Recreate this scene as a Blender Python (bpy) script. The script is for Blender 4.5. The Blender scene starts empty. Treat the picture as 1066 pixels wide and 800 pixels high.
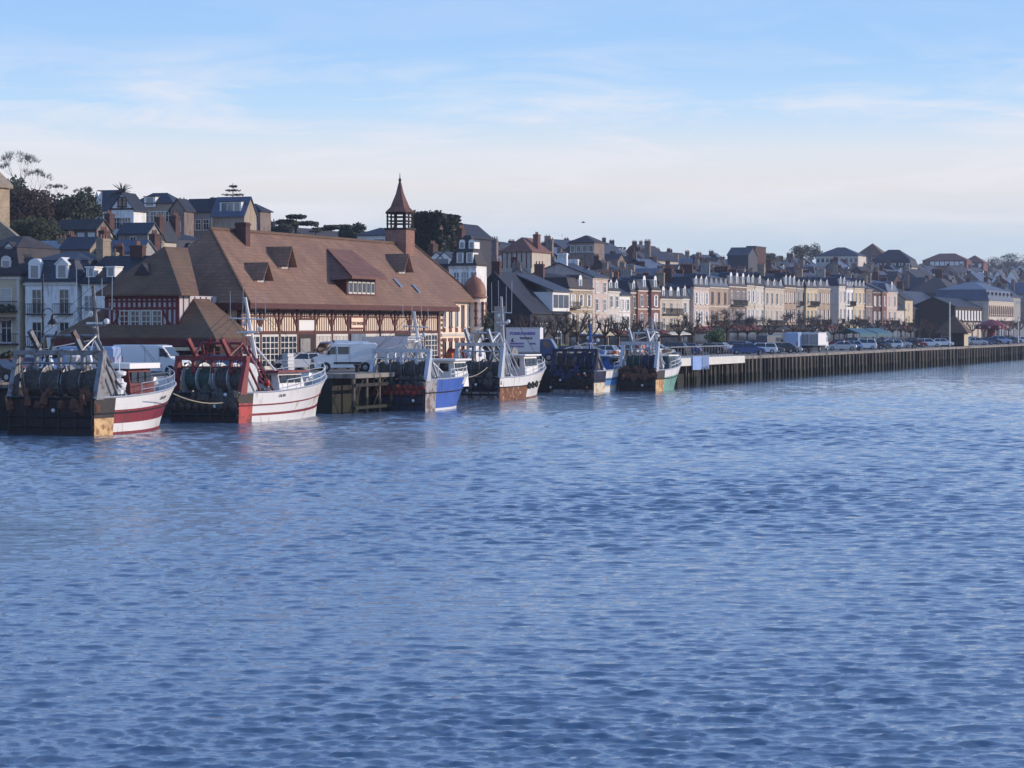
import bpy, bmesh, math, random
import numpy as np
from mathutils import Vector
R = math.radians
rnd = random.Random(7)
SC = bpy.context.scene
COL = SC.collection
# ------------------------------------------------------------------ camera
F, HZ, CH = 2600.0, 340.0, 6.8            # focal length in photo pixels, horizon row, camera height
cd = bpy.data.cameras.new('camera'); cam = bpy.data.objects.new('camera', cd); COL.objects.link(cam)
cam.location = (0, 0, CH); cam.rotation_euler = (R(90) - math.atan(60 / F), 0, 0)
cd.sensor_width = 36; cd.lens = 36 * F / 1066; cd.clip_start = 1; cd.clip_end = 9000
SC.camera = cam
# ------------------------------------------------------------------ light
SUN_DIR = Vector((0.975, 0.16, 0)).normalized(); SUN_EL = R(15)
w = bpy.data.worlds.new('World'); SC.world = w; w.use_nodes = True
nt = w.node_tree; nt.nodes.clear(); N = nt.nodes.new; LK = nt.links.new
out = N('ShaderNodeOutputWorld'); bg = N('ShaderNodeBackground'); bg.inputs['Strength'].default_value = 0.12
sky = N('ShaderNodeTexSky'); sky.sky_type = 'NISHITA'; sky.sun_disc = False
sky.sun_elevation = SUN_EL; sky.sun_rotation = math.atan2(SUN_DIR.x, SUN_DIR.y)
sky.air_density = 1.0; sky.dust_density = 0.6; sky.ozone_density = 2.5
tc = N('ShaderNodeTexCoord'); sp = N('ShaderNodeSeparateXYZ'); LK(tc.outputs['Generated'], sp.inputs[0])
asn = N('ShaderNodeMath'); asn.operation = 'ARCSINE'; LK(sp.outputs['Z'], asn.inputs[0])
mr = N('ShaderNodeMapRange'); mr.inputs[1].default_value = 0; mr.inputs[2].default_value = R(30)
LK(asn.outputs[0], mr.inputs[0])
ramp = N('ShaderNodeValToRGB'); cr = ramp.color_ramp
def lin(h, k=1.0):
    c = [int(h[i:i + 2], 16) / 255 for i in (0, 2, 4)]
    return tuple(k * (x / 12.92 if x <= .04045 else ((x + .055) / 1.055) ** 2.4) for x in c) + (1,)
stops = [(0, 'b6c8da'), (1.9, 'bfcedc'), (2.5, 'cfd5dd'), (3.2, 'dad8da'), (4.0, 'd3dae2'), (5.0, 'b2d0ec'),
         (6, 'a0c5ec'), (7.6, '93bbea'), (12, 'a4c6f6'), (20, '90b6f0'), (30, '5f86cc')]
while len(cr.elements) < len(stops): cr.elements.new(.5)
for e, (d, h) in zip(cr.elements, stops): e.position = d / 30; e.color = lin(h)
LK(mr.outputs[0], ramp.inputs[0])
# thin high cloud: streaks stretched along the horizon
mp = N('ShaderNodeMapping'); mp.inputs['Scale'].default_value = (6, 6, 40); mp.inputs['Rotation'].default_value = (0, R(5), 0)
LK(tc.outputs['Generated'], mp.inputs[0])
nz = N('ShaderNodeTexNoise'); nz.inputs['Scale'].default_value = 1.6; nz.inputs['Detail'].default_value = 8
nz.inputs['Roughness'].default_value = .62; nz.inputs['Distortion'].default_value = .7; LK(mp.outputs[0], nz.inputs['Vector'])
cl = N('ShaderNodeMapRange'); cl.inputs[1].default_value = .44; cl.inputs[2].default_value = .67; cl.inputs[4].default_value = .95
LK(nz.outputs['Fac'], cl.inputs[0])
win = N('ShaderNodeValToRGB'); we = win.color_ramp
while len(we.elements) < 6: we.elements.new(.5)
for e, (d, x) in zip(we.elements, [(0, .15), (2, .4), (3.2, .85), (4.5, 1), (5.5, .6), (6.6, .12)]):
    e.position = d / 30; e.color = (x, x, x, 1)
LK(mr.outputs[0], win.inputs[0])
mm = N('ShaderNodeMath'); mm.operation = 'MULTIPLY'; LK(cl.outputs[0], mm.inputs[0]); LK(win.outputs[0], mm.inputs[1])
mc = N('ShaderNodeMix'); mc.data_type = 'RGBA'; LK(mm.outputs[0], mc.inputs[0]); LK(ramp.outputs[0], mc.inputs[6])
mc.inputs[7].default_value = lin('e0dfe6')
sc = N('ShaderNodeVectorMath'); sc.operation = 'SCALE'; sc.inputs['Scale'].default_value = 1 / .12; LK(mc.outputs[2], sc.inputs[0])
fm = N('ShaderNodeMapRange'); fm.inputs[1].default_value = R(30); fm.inputs[2].default_value = R(50); LK(asn.outputs[0], fm.inputs[0])
mx = N('ShaderNodeMix'); mx.data_type = 'RGBA'; LK(fm.outputs[0], mx.inputs[0]); LK(sc.outputs[0], mx.inputs[6])
sk2 = N('ShaderNodeVectorMath'); sk2.operation = 'SCALE'; sk2.inputs['Scale'].default_value = 2.4; LK(sky.outputs[0], sk2.inputs[0]); LK(sk2.outputs[0], mx.inputs[7])
LK(mx.outputs[2], bg.inputs[0]); LK(bg.outputs[0], out.inputs[0])
sd = bpy.data.lights.new('sun', 'SUN'); sd.energy = 3.1; sd.angle = R(.5); sd.color = (1, .84, .69)
so = bpy.data.objects.new('sun', sd); COL.objects.link(so)
sv = Vector((SUN_DIR.x * math.cos(SUN_EL), SUN_DIR.y * math.cos(SUN_EL), math.sin(SUN_EL)))
so.rotation_euler = sv.to_track_quat('Z', 'Y').to_euler()
SC.view_settings.view_transform = 'Standard'; SC.view_settings.look = 'None'
SC.view_settings.exposure = 0.25; SC.view_settings.gamma = 1
SC.render.engine = 'CYCLES'
# ------------------------------------------------------------------ frame of the quay
ANG = math.atan2(.9387, .3448); ROTA = ANG; ROTB = ANG - R(90)
T = (.3448, .9387); NN = (-.9387, .3448); Q0 = (-30.4, 148.4); QZ = 3.1
def W(u, v, z=0): return (Q0[0] + u * T[0] + v * NN[0], Q0[1] + u * T[1] + v * NN[1], z)
def U(px, v):
    m = (px - 533) / F; X, Y = Q0[0] + v * NN[0], Q0[1] + v * NN[1]
    return (m * Y - X) / (T[0] - m * T[1])
def S(px, v): return F / W(U(px, v), v)[1]
def ZH(px, v, py): return CH + (HZ - py) / S(px, v)
def toUV(X, Y):
    a, b = X - Q0[0], Y - Q0[1]
    return a * T[0] + b * T[1], a * NN[0] + b * NN[1]
def proj(X, Y, z): return 533 + F * X / Y, HZ - F * (z - CH) / Y
# ------------------------------------------------------------------ materials
def mat(name, col, rough=.75, var=.16, scale=1.5, metal=0, bump=0, bscale=None, kind=None, col2=None, amt=.35, rows=3.0, spec=.4, stain=None, tide=None):
    m = bpy.data.materials.new(name); m.use_nodes = True; t = m.node_tree; n = t.nodes.new; l = t.links.new
    b = t.nodes['Principled BSDF']; b.inputs['Roughness'].default_value = rough; b.inputs['Metallic'].default_value = metal
    b.inputs['Specular IOR Level'].default_value = spec
    c = n('ShaderNodeTexCoord'); z = n('ShaderNodeTexNoise'); z.inputs['Scale'].default_value = scale; z.inputs['Detail'].default_value = 6
    z.inputs['Roughness'].default_value = .65; l(c.outputs['Object'], z.inputs['Vector'])
    r = n('ShaderNodeMapRange'); r.inputs[1].default_value = .3; r.inputs[2].default_value = .7; l(z.outputs['Fac'], r.inputs[0])
    x = n('ShaderNodeMix'); x.data_type = 'RGBA'; l(r.outputs[0], x.inputs[0])
    x.inputs[6].default_value = tuple(v * (1 - var) for v in col) + (1,)
    x.inputs[7].default_value = tuple(min(1, v * (1 + var)) for v in col) + (1,)
    o = x.outputs[2]; hb = None
    if kind in ('tile', 'slate', 'brick', 'plank'):
        k = n('ShaderNodeTexBrick'); k.inputs['Scale'].default_value = 1
        k.inputs['Brick Width'].default_value = {'tile': .5, 'slate': .45, 'brick': .45, 'plank': 3}[kind]
        k.inputs['Row Height'].default_value = {'tile': .28, 'slate': .3, 'brick': .16, 'plank': .2}[kind]
        k.inputs['Mortar Size'].default_value = .018; k.inputs['Color1'].default_value = (1, 1, 1, 1)
        k.inputs['Color2'].default_value = (.72, .72, .74, 1); k.inputs['Mortar'].default_value = (.5, .5, .5, 1)
        s = n('ShaderNodeSeparateXYZ'); cc = n('ShaderNodeCombineXYZ'); l(c.outputs['Object'], s.inputs[0])
        ad = n('ShaderNodeMath'); ad.operation = 'ADD'; l(s.outputs[0], ad.inputs[0]); l(s.outputs[1], ad.inputs[1])
        l(ad.outputs[0], cc.inputs[0]); l(s.outputs[2], cc.inputs[1]); l(cc.outputs[0], k.inputs['Vector'])
        y = n('ShaderNodeMix'); y.data_type = 'RGBA'; y.blend_type = 'MULTIPLY'; y.inputs[0].default_value = .8
        l(o, y.inputs[6]); l(k.outputs['Color'], y.inputs[7]); o = y.outputs[2]; hb = k.outputs['Color']
    if kind in ('rust', 'streak'):       # blotches / vertical runs of dirt or rust
        z2 = n('ShaderNodeTexNoise'); z2.inputs['Detail'].default_value = 8; z2.inputs['Scale'].default_value = 2.2
        mp = n('ShaderNodeMapping'); mp.inputs['Scale'].default_value = (1, 1, .22 if kind == 'streak' else 1)
        l(c.outputs['Object'], mp.inputs[0]); l(mp.outputs[0], z2.inputs['Vector'])
        r2 = n('ShaderNodeMapRange'); r2.inputs[1].default_value = 1 - amt - .12 if False else .62 - amt * .45
        r2.inputs[2].default_value = r2.inputs[1].default_value + .14; l(z2.outputs['Fac'], r2.inputs[0])
        y = n('ShaderNodeMix'); y.data_type = 'RGBA'; l(r2.outputs[0], y.inputs[0]); l(o, y.inputs[6])
        y.inputs[7].default_value = tuple(col2 or (.16, .07, .035)) + (1,); o = y.outputs[2]
    if stain:
        z4 = n('ShaderNodeTexNoise'); z4.inputs['Detail'].default_value = 7; z4.inputs['Scale'].default_value = stain[2]; z4.inputs['Roughness'].default_value = .7
        mp4 = n('ShaderNodeMapping'); mp4.inputs['Scale'].default_value = (1, 1, .5); mp4.inputs['Location'].default_value = (3, 5, 9); l(c.outputs['Object'], mp4.inputs[0]); l(mp4.outputs[0], z4.inputs['Vector'])
        r4 = n('ShaderNodeMapRange'); r4.inputs[1].default_value = .47; r4.inputs[2].default_value = .68; r4.inputs[4].default_value = stain[1]; l(z4.outputs['Fac'], r4.inputs[0])
        y4 = n('ShaderNodeMix'); y4.data_type = 'RGBA'; l(r4.outputs[0], y4.inputs[0]); l(o, y4.inputs[6]); y4.inputs[7].default_value = tuple(stain[0]) + (1,); o = y4.outputs[2]
    if tide:             # weed and wet timber up to the high water mark
        g5 = n('ShaderNodeNewGeometry'); s5 = n('ShaderNodeSeparateXYZ'); l(g5.outputs['Position'], s5.inputs[0]); z5 = n('ShaderNodeTexNoise'); z5.inputs['Scale'].default_value = .8; z5.inputs['Detail'].default_value = 5; l(g5.outputs['Position'], z5.inputs['Vector'])
        a5 = n('ShaderNodeMath'); a5.operation = 'MULTIPLY_ADD'; l(z5.outputs['Fac'], a5.inputs[0]); a5.inputs[1].default_value = 1.4; l(s5.outputs['Z'], a5.inputs[2])
        r5 = n('ShaderNodeMapRange'); r5.inputs[1].default_value = tide + .7; r5.inputs[2].default_value = tide + 1.1; l(a5.outputs[0], r5.inputs[0]); y5 = n('ShaderNodeMix'); y5.data_type = 'RGBA'; l(r5.outputs[0], y5.inputs[0]); y5.inputs[6].default_value = (.012, .016, .009, 1); l(o, y5.inputs[7]); o = y5.outputs[2]
    l(o, b.inputs['Base Color'])
    if bump:
        bb = n('ShaderNodeBump'); bb.inputs['Strength'].default_value = bump; bb.inputs['Distance'].default_value = .05
        if hb is None:
            z3 = n('ShaderNodeTexNoise'); z3.inputs['Scale'].default_value = bscale or scale * 6; z3.inputs['Detail'].default_value = 5
            l(c.outputs['Object'], z3.inputs['Vector']); hb = z3.outputs['Fac']
        l(hb, bb.inputs['Height']); l(bb.outputs[0], b.inputs['Normal'])
    return m
def glassmat(name, col, rough=.08):
    m = mat(name, col, rough, .3, .6, spec=.8); return m
M = {}
def dm(k, *a, **kw): M[k] = mat(k, *a, **kw); return M[k]
dm('tile', (.262, .152, .105), .85, .2, .35, kind='tile', bump=.5, stain=((.17, .095, .075), .7, .22))
dm('tile_old', (.165, .098, .066), .88, .25, .5, kind='tile', bump=.5, stain=((.13, .10, .065), .7, .4))
dm('tile_red', (.21, .10, .08), .85, .25, .5, kind='tile', bump=.4)
dm('slate', (.032, .040, .068), .6, .28, .4, kind='slate', bump=.3, spec=.5)
dm('slate_dark', (.019, .024, .042), .65, .3, .4, kind='slate', bump=.3)
dm('slate_blue', (.07, .095, .16), .5, .25, .4, kind='slate', bump=.3, spec=.5)
dm('slate_brown', (.042, .037, .044), .7, .28, .4, kind='slate', bump=.3)
dm('zinc', (.22, .25, .30), .45, .15, .5, spec=.6)
dm('cream', (.50, .44, .37), .85, .10, .6, kind='streak', col2=(.42, .33, .24), amt=.2)
dm('cream_pale', (.58, .54, .49), .85, .10, .6, kind='streak', col2=(.46, .40, .33), amt=.2)
dm('pinkish', (.53, .44, .40), .85, .10, .6, kind='streak', col2=(.45, .33, .28), amt=.2)
dm('tan', (.36, .29, .23), .85, .15, .6, kind='streak', col2=(.3, .21, .14), amt=.25)
dm('yellow_render', (.54, .45, .31), .85, .1, .6, kind='streak', col2=(.5, .38, .22), amt=.2)
dm('white_render', (.80, .79, .78), .8, .08, .6, kind='streak', col2=(.5, .49, .47), amt=.22)
dm('grey_render', (.30, .29, .28), .85, .15, .6, kind='streak', col2=(.2, .19, .18), amt=.25)
dm('grey_brown', (.22, .17, .15), .85, .2, .8, kind='streak', col2=(.13, .10, .09), amt=.3)
dm('stone', (.34, .28, .21), .9, .22, .9, kind='brick', bump=.3)
dm('stone_tan', (.42, .33, .23), .9, .22, .9, kind='brick', bump=.3)
dm('brick', (.21, .095, .08), .88, .2, 1, kind='brick', bump=.3)
dm('brick_orange', (.32, .17, .13), .88, .2, 1, kind='brick', bump=.3)
dm('brick_dark', (.10, .05, .045), .88, .25, 1, kind='brick', bump=.3)
dm('timber', (.085, .022, .020), .7, .25, 1.2, bump=.2)
dm('timber_red', (.14, .022, .028), .65, .25, 1.2, bump=.2)
dm('timber_dark', (.03, .02, .018), .8, .25, 1.2, bump=.2)
dm('plaster', (.84, .68, .53), .85, .09, 1)
dm('plaster_grey', (.50, .48, .50), .85, .09, 1)
dm('white', (.78, .77, .75), .55, .06, 1)
dm('offwhite', (.62, .60, .55), .6, .08, 1)
dm('black', (.015, .015, .018), .5, .3, 2)
dm('iron', (.02, .022, .026), .45, .3, 3, metal=.3)
dm('steel', (.20, .21, .23), .45, .2, 3, metal=.5, kind='rust', amt=.2, col2=(.12, .07, .045))
dm('galv', (.50, .52, .55), .4, .15, 3, metal=.35)
dm('glass', (.018, .024, .036), .07, .4, .7, spec=.9)
dm('glass_lit', (.14, .17, .21), .1, .4, .7, spec=.9)
dm('curtain', (.50, .47, .43), .7, .15, 2)
dm('asphalt', (.055, .056, .06), .9, .2, .3, bump=.3, bscale=20)
dm('paving', (.20, .19, .18), .9, .18, .4, bump=.2, bscale=9)
dm('kerbstone', (.32, .30, .28), .85, .15, .8)
dm('roadpaint', (.7, .7, .68), .7, .1, 1)
dm('quay_wood', (.030, .026, .024), .85, .35, .9, kind='streak', col2=(.015, .014, .012), amt=.5, bump=.4, tide=1.3)
dm('quay_pile', (.15, .12, .092), .85, .35, .9, kind='streak', col2=(.04, .034, .024), amt=.4, bump=.4, tide=.9)
dm('quay_deck', (.24, .22, .20), .85, .2, .6, kind='streak', col2=(.12, .10, .08), amt=.3)
dm('hill', (.030, .036, .022), .95, .4, .12, bump=.6, bscale=1.2)
dm('hull_white', (.72, .71, .69), .35, .06, .6, kind='streak', col2=(.42, .30, .20), amt=.10)
dm('hull_red', (.22, .018, .026), .4, .15, .8, kind='streak', col2=(.10, .02, .02), amt=.2)
dm('hull_bluep', (.035, .10, .42), .35, .15, .8, kind='streak', col2=(.02, .05, .18), amt=.2)
dm('hull_sky', (.10, .26, .55), .4, .15, .8, kind='streak', col2=(.2, .12, .09), amt=.2)
dm('hull_green', (.14, .33, .26), .4, .15, .8, kind='streak', col2=(.06, .14, .11), amt=.25)
dm('hull_navy', (.018, .026, .075), .4, .2, .8, kind='streak', col2=(.01, .01, .02), amt=.3)
dm('hull_dark', (.013, .013, .017), .6, .4, .8, kind='rust', col2=(.035, .016, .010), amt=.3)
dm('hull_yellow', (.58, .38, .18), .6, .2, .9, kind='rust', col2=(.28, .12, .05), amt=.38)
dm('hull_rustwhite', (.60, .54, .42), .6, .15, .9, kind='rust', col2=(.34, .20, .10), amt=.25)
dm('hull_redlead', (.42, .045, .04), .6, .2, .9, kind='rust', col2=(.16, .03, .025), amt=.3)
dm('hull_rust', (.16, .062, .032), .85, .35, 1.2, kind='rust', col2=(.50, .34, .20), amt=.18)
dm('hull_grey', (.30, .29, .30), .6, .2, .9, kind='rust', col2=(.14, .09, .06), amt=.35)
dm('deck', (.16, .15, .16), .8, .25, 1, kind='rust', amt=.3)
dm('rope', (.34, .30, .22), .9, .15, 5)
dm('red_paint', (.20, .018, .026), .5, .2, 1.5, kind='rust', amt=.15)
dm('blue_paint', (.06, .18, .50), .5, .2, 1.5)
dm('tarp_blue', (.22, .34, .62), .7, .15, 1.5)
dm('aqua', (.035, .11, .15), .6, .2, 1)
dm('net_green', (.040, .085, .075), .95, .5, 4, bump=1, bscale=14)
dm('net_grey', (.085, .082, .078), .95, .5, 4, bump=1, bscale=14)
dm('net_blue', (.02, .045, .11), .95, .5, 4, bump=1, bscale=14)
dm('net_rust', (.13, .06, .04), .95, .5, 4, bump=1, bscale=14)
dm('rubber', (.016, .016, .017), .8, .3, 3)
dm('bobbin', (.085, .055, .04), .8, .5, 2.5)
dm('bobbin_red', (.20, .035, .025), .8, .4, 2.5)
dm('orange', (.65, .13, .02), .6, .15, 2)
dm('foam', (.72, .73, .75), .8, .1, 3)
dm('bark', (.075, .055, .042), .95, .35, 2.5, bump=.6)
dm('twig', (.060, .040, .034), .95, .35, 2)
dm('twig_grey', (.12, .105, .10), .95, .35, 2)
dm('leaf_dark', (.036, .050, .032), .8, .5, .8)
dm('leaf_olive', (.035, .042, .018), .8, .5, .8)
dm('leaf_green', (.05, .11, .035), .8, .5, .8)
dm('leaf_yellow', (.28, .28, .08), .8, .4, .8)
dm('ivy', (.020, .030, .022), .85, .5, .6, bump=1, bscale=3)
dm('copper', (.28, .12, .075), .6, .2, .8)
dm('pot', (.24, .12, .08), .8, .2, 2)
dm('car_white', (.74, .75, .77), .28, .03, 1, spec=.6)
dm('car_silver', (.42, .44, .48), .28, .05, 1, metal=.4, spec=.6)
dm('car_grey', (.12, .13, .15), .28, .08, 1, spec=.6)
dm('car_black', (.012, .013, .016), .25, .2, 1, spec=.6)
dm('car_blue', (.03, .07, .22), .28, .1, 1, spec=.6)
dm('car_red', (.26, .02, .025), .28, .1, 1, spec=.6)
dm('car_ice', (.32, .42, .62), .3, .05, 1, spec=.6)
dm('hub', (.35, .36, .38), .4, .1, 2, metal=.6)
dm('headlamp', (.65, .67, .7), .15, .05, 2, spec=.8)
dm('taillamp', (.35, .02, .02), .25, .1, 2)
dm('box_white', (.72, .71, .74), .5, .04, 1)
dm('sign_ink', (.16, .13, .42), .6, .1, 2)
dm('ink_dark', (.05, .05, .08), .6, .1, 2)
dm('awning_cream', (.55, .48, .33), .8, .1, 1)
# ------------------------------------------------------------------ mesh builder
class MB:
    def __init__(s): s.v = []; s.f = []; s.m = []
    def add(s, pts, faces, m=0):
        b = len(s.v); s.v += [tuple(p) for p in pts]
        for f in faces: s.f.append([b + i for i in f]); s.m.append(m)
        return s
    def box(s, x0, x1, y0, y1, z0, z1, m=0):
        return s.fr((x0, x1, y0, y1), z0, (x0, x1, y0, y1), z1, m)
    def fr(s, a, z0, b, z1, m=0):
        p = [(a[0], a[2], z0), (a[1], a[2], z0), (a[1], a[3], z0), (a[0], a[3], z0),
             (b[0], b[2], z1), (b[1], b[2], z1), (b[1], b[3], z1), (b[0], b[3], z1)]
        return s.add(p, [(3, 2, 1, 0), (4, 5, 6, 7), (0, 1, 5, 4), (1, 2, 6, 5), (2, 3, 7, 6), (3, 0, 4, 7)], m)
    def prism(s, prof, ax, a, b, m=0):      # profile in the plane across axis ax, extruded a..b
        def P(q, t): return {'x': (t, q[0], q[1]), 'y': (q[0], t, q[1]), 'z': (q[0], q[1], t)}[ax]
        n = len(prof); pts = [P(q, a) for q in prof] + [P(q, b) for q in prof]
        fs = [tuple(range(n)), tuple(range(2 * n - 1, n - 1, -1))] + [(i, i + n, (i + 1) % n + n, (i + 1) % n) for i in range(n)]
        return s.add(pts, fs, m)
    def tube(s, p, q, r, r2=None, n=6, m=0, caps=True):
        p, q = Vector(p), Vector(q); d = q - p
        if d.length < 1e-5: return s
        d.normalize(); a = d.orthogonal().normalized(); c = d.cross(a); r2 = r if r2 is None else r2
        pts = []
        for o, rr in ((p, r), (q, r2)):
            for i in range(n):
                t = 2 * math.pi * i / n + math.pi / n; pts.append(o + a * math.cos(t) * rr + c * math.sin(t) * rr)
        fs = [(i, (i + 1) % n, (i + 1) % n + n, i + n) for i in range(n)]
        if caps: fs += [tuple(range(n - 1, -1, -1)), tuple(range(n, 2 * n))]
        return s.add(pts, fs, m)
    def path(s, pts, r, n=6, m=0):
        for a, b in zip(pts, pts[1:]): s.tube(a, b, r, n=n, m=m)
        return s
    def lathe(s, prof, c=(0, 0, 0), n=12, m=0, ax='z'):
        pts = []; k = len(prof)
        for r, h in prof:
            for i in range(n):
                t = 2 * math.pi * i / n; a, b = r * math.cos(t), r * math.sin(t)
                q = {'z': (a, b, h), 'y': (a, h, b), 'x': (h, a, b)}[ax]; pts.append((c[0] + q[0], c[1] + q[1], c[2] + q[2]))
        fs = [(j * n + i, j * n + (i + 1) % n, (j + 1) * n + (i + 1) % n, (j + 1) * n + i) for j in range(k - 1) for i in range(n)]
        fs += [tuple(range(n)), tuple(range((k - 1) * n, k * n))]
        return s.add(pts, fs, m)
    def ell(s, c, r, n=8, m=0, jit=0, rg=None):
        k = max(4, n // 2 + 1); pts = []
        for j in range(k):
            ph = math.pi * (j + .02) / (k - .96) if False else math.pi * j / (k - 1)
            for i in range(n):
                t = 2 * math.pi * i / n; q = 1 + (rg.uniform(-jit, jit) if rg else 0)
                pts.append((c[0] + r[0] * q * math.sin(ph) * math.cos(t), c[1] + r[1] * q * math.sin(ph) * math.sin(t), c[2] + r[2] * q * math.cos(ph)))
        return s.add(pts, [(j * n + i, j * n + (i + 1) % n, (j + 1) * n + (i + 1) % n, (j + 1) * n + i) for j in range(k - 1) for i in range(n)], m)
    def mesh(s, name, mats, smooth=False):
        me = bpy.data.meshes.new(name); me.from_pydata(s.v, [], s.f)
        if not isinstance(mats, (list, tuple)): mats = [mats]
        for x in mats: me.materials.append(M[x] if isinstance(x, str) else x)
        if len(mats) > 1: me.polygons.foreach_set('material_index', s.m)
        bm = bmesh.new(); bm.from_mesh(me); bmesh.ops.recalc_face_normals(bm, faces=bm.faces)
        bm.to_mesh(me); bm.free()
        if smooth: me.polygons.foreach_set('use_smooth', [True] * len(me.polygons))
        me.update(); return me
    def build(s, name, mats, parent=None, loc=None, rz=None, smooth=False):
        return inst(name, s.mesh(name, mats, smooth), parent, loc, rz)
def inst(name, me, parent=None, loc=None, rz=None):
    o = bpy.data.objects.new(name, me); COL.objects.link(o)
    if parent: o.parent = parent
    if loc is not None: o.location = loc
    if rz is not None: o.rotation_euler = (0, 0, rz)
    return o
LABELS = {}
def tag(o, label, cat, group=None):
    o['label'] = label; o['category'] = cat
    if group: o['group'] = group
    return o
def thing(name, label, cat, loc, rz=0, group=None):
    return tag(inst(name, None, None, loc, rz), label, cat, group)
def struct(o, kind='structure'): o['kind'] = kind; return o
def copy_tree(o, loc, rz, label=None, skip=()):
    c = o.copy(); COL.objects.link(c); c.location = loc; c.rotation_euler = (0, 0, rz)
    if label: c['label'] = label
    for ch in o.children:
        d = ch.copy(); COL.objects.link(d); d.parent = c
        for g in ch.children:
            e = g.copy(); COL.objects.link(e); e.parent = d
    return c
ORD = ['first', 'second', 'third', 'fourth', 'fifth', 'sixth', 'seventh', 'eighth', 'ninth', 'tenth', 'eleventh', 'twelfth',
       'thirteenth', 'fourteenth', 'fifteenth', 'sixteenth', 'seventeenth', 'eighteenth', 'nineteenth', 'twentieth']
# ------------------------------------------------------------------ water
def make_water():
    ny, nx = 2000, 520
    ys = 30 * (900 / 30) ** (np.arange(ny) / (ny - 1)); ss = np.linspace(-.36, .36, nx)
    Y, Sx = np.meshgrid(ys, ss, indexing='ij'); X = Y * Sx
    dy = Y * math.log(30) / ny
    Z = np.zeros_like(X); DX = np.zeros_like(X); DY = np.zeros_like(X)
    g = np.random.RandomState(3)
    gust = .85 + .45 * np.sin(X * .09 + Y * .031 + 1) * np.sin(Y * .052 - X * .02) + .2 * np.sin(X * .21 - Y * .13)
    for k in range(135):
        L = .13 * (1.5 / .13) ** (g.rand() ** 1.3); th = R(90) + g.normal(0, .46) + .10
        a = L / (2 * math.pi) * (.040 if L < .5 else (.026 if L < .9 else .013))
        kx, ky = math.cos(th) * 2 * math.pi / L, math.sin(th) * 2 * math.pi / L; ph = g.rand() * 6.28
        f = np.clip(L / (2.0 * dy) - .9, 0, 1) * (1 + (1.6 if L > .6 else .3) * np.clip((Y - 60) / 90, 0, 1))
        q = kx * X + ky * Y + ph + .5 * np.sin(X * .07 * (1 + k % 3) + k) ; am = a * f * gust
        Z += am * np.cos(q); DX -= .8 * am * math.cos(th) * np.sin(q); DY -= .8 * am * math.sin(th) * np.sin(q)
    DY -= .9 * Z          # crests lean down-wind
    P = np.stack([X + DX, Y + DY, Z], -1).reshape(-1, 3).astype('f4')
    me = bpy.data.meshes.new('water'); me.vertices.add(len(P)); me.vertices.foreach_set('co', P.ravel())
    i = (np.arange(ny - 1)[:, None] * nx + np.arange(nx - 1)[None, :]).ravel()
    q = np.stack([i, i + 1, i + nx + 1, i + nx], -1).astype('i4'); nf = len(q)
    me.loops.add(nf * 4); me.loops.foreach_set('vertex_index', q.ravel())
    me.polygons.add(nf); me.polygons.foreach_set('loop_start', np.arange(nf, dtype='i4') * 4)
    me.polygons.foreach_set('use_smooth', np.ones(nf, dtype=bool)); me.update(); me.validate()
    m = bpy.data.materials.new('river_water'); m.use_nodes = True; t = m.node_tree; n = t.nodes.new; l = t.links.new
    b = t.nodes['Principled BSDF']; b.inputs['Base Color'].default_value = (.095, .16, .255, 1)
    b.inputs['Roughness'].default_value = .05; b.inputs['IOR'].default_value = 1.9
    c = n('ShaderNodeTexCoord'); mp = n('ShaderNodeMapping'); mp.inputs['Scale'].default_value = (.55, 1.7, 1)
    l(c.outputs['Object'], mp.inputs[0])
    z = n('ShaderNodeTexNoise'); z.inputs['Scale'].default_value = 3.4; z.inputs['Detail'].default_value = 5; z.inputs['Roughness'].default_value = .65
    l(mp.outputs[0], z.inputs['Vector'])
    bb = n('ShaderNodeBump'); bb.inputs['Strength'].default_value = .6; bb.inputs['Distance'].default_value = .05
    l(z.outputs['Fac'], bb.inputs['Height'])
    z2 = n('ShaderNodeTexNoise'); z2.inputs['Scale'].default_value = .55; z2.inputs['Detail'].default_value = 3; l(mp.outputs[0], z2.inputs['Vector'])
    b2 = n('ShaderNodeBump'); b2.inputs['Strength'].default_value = .5; b2.inputs['Distance'].default_value = .22
    l(z2.outputs['Fac'], b2.inputs['Height']); l(bb.outputs[0], b2.inputs['Normal']); l(b2.outputs[0], b.inputs['Normal'])
    me.materials.append(m)
    struct(inst('water', me))
    s = MB(); s.add([(-3000, -200, -.45), (3000, -200, -.45), (3000, 3500, -.45), (-3000, 3500, -.45)], [(0, 1, 2, 3)])
    struct(s.build('river_bed', m))
make_water()
# ------------------------------------------------------------------ town ground, quay
def vedge(u):
    pts = [(-200, 9), (-40, 8), (47.5, 8), (48.5, .3), (56.5, .3), (57, 1.8), (72, 1.8), (73, 6.8), (132, 6.8), (133, 0), (4000, 0)]
    for (a, b), (c, d) in zip(pts, pts[1:]):
        if u <= c: return b + (d - b) * (u - a) / (c - a)
    return 0
HILLPTS = []     # (u, v, z of the ground)
def skyline(px):
    P = [(-60, 205), (0, 200), (80, 212), (120, 205), (190, 216), (205, 213), (265, 214), (290, 238), (430, 242), (470, 240), (500, 246), (522, 252), (537, 248), (553, 257),
         (600, 249), (625, 253), (668, 252), (690, 264), (760, 264), (800, 268), (850, 265), (900, 262), (945, 266), (1018, 268), (1030, 276), (1066, 274), (1200, 280)]
    for (a, b), (c, d) in zip(P, P[1:]):
        if px <= c: return b + (d - b) * max(0, px - a) / (c - a)
    return 280
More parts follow.
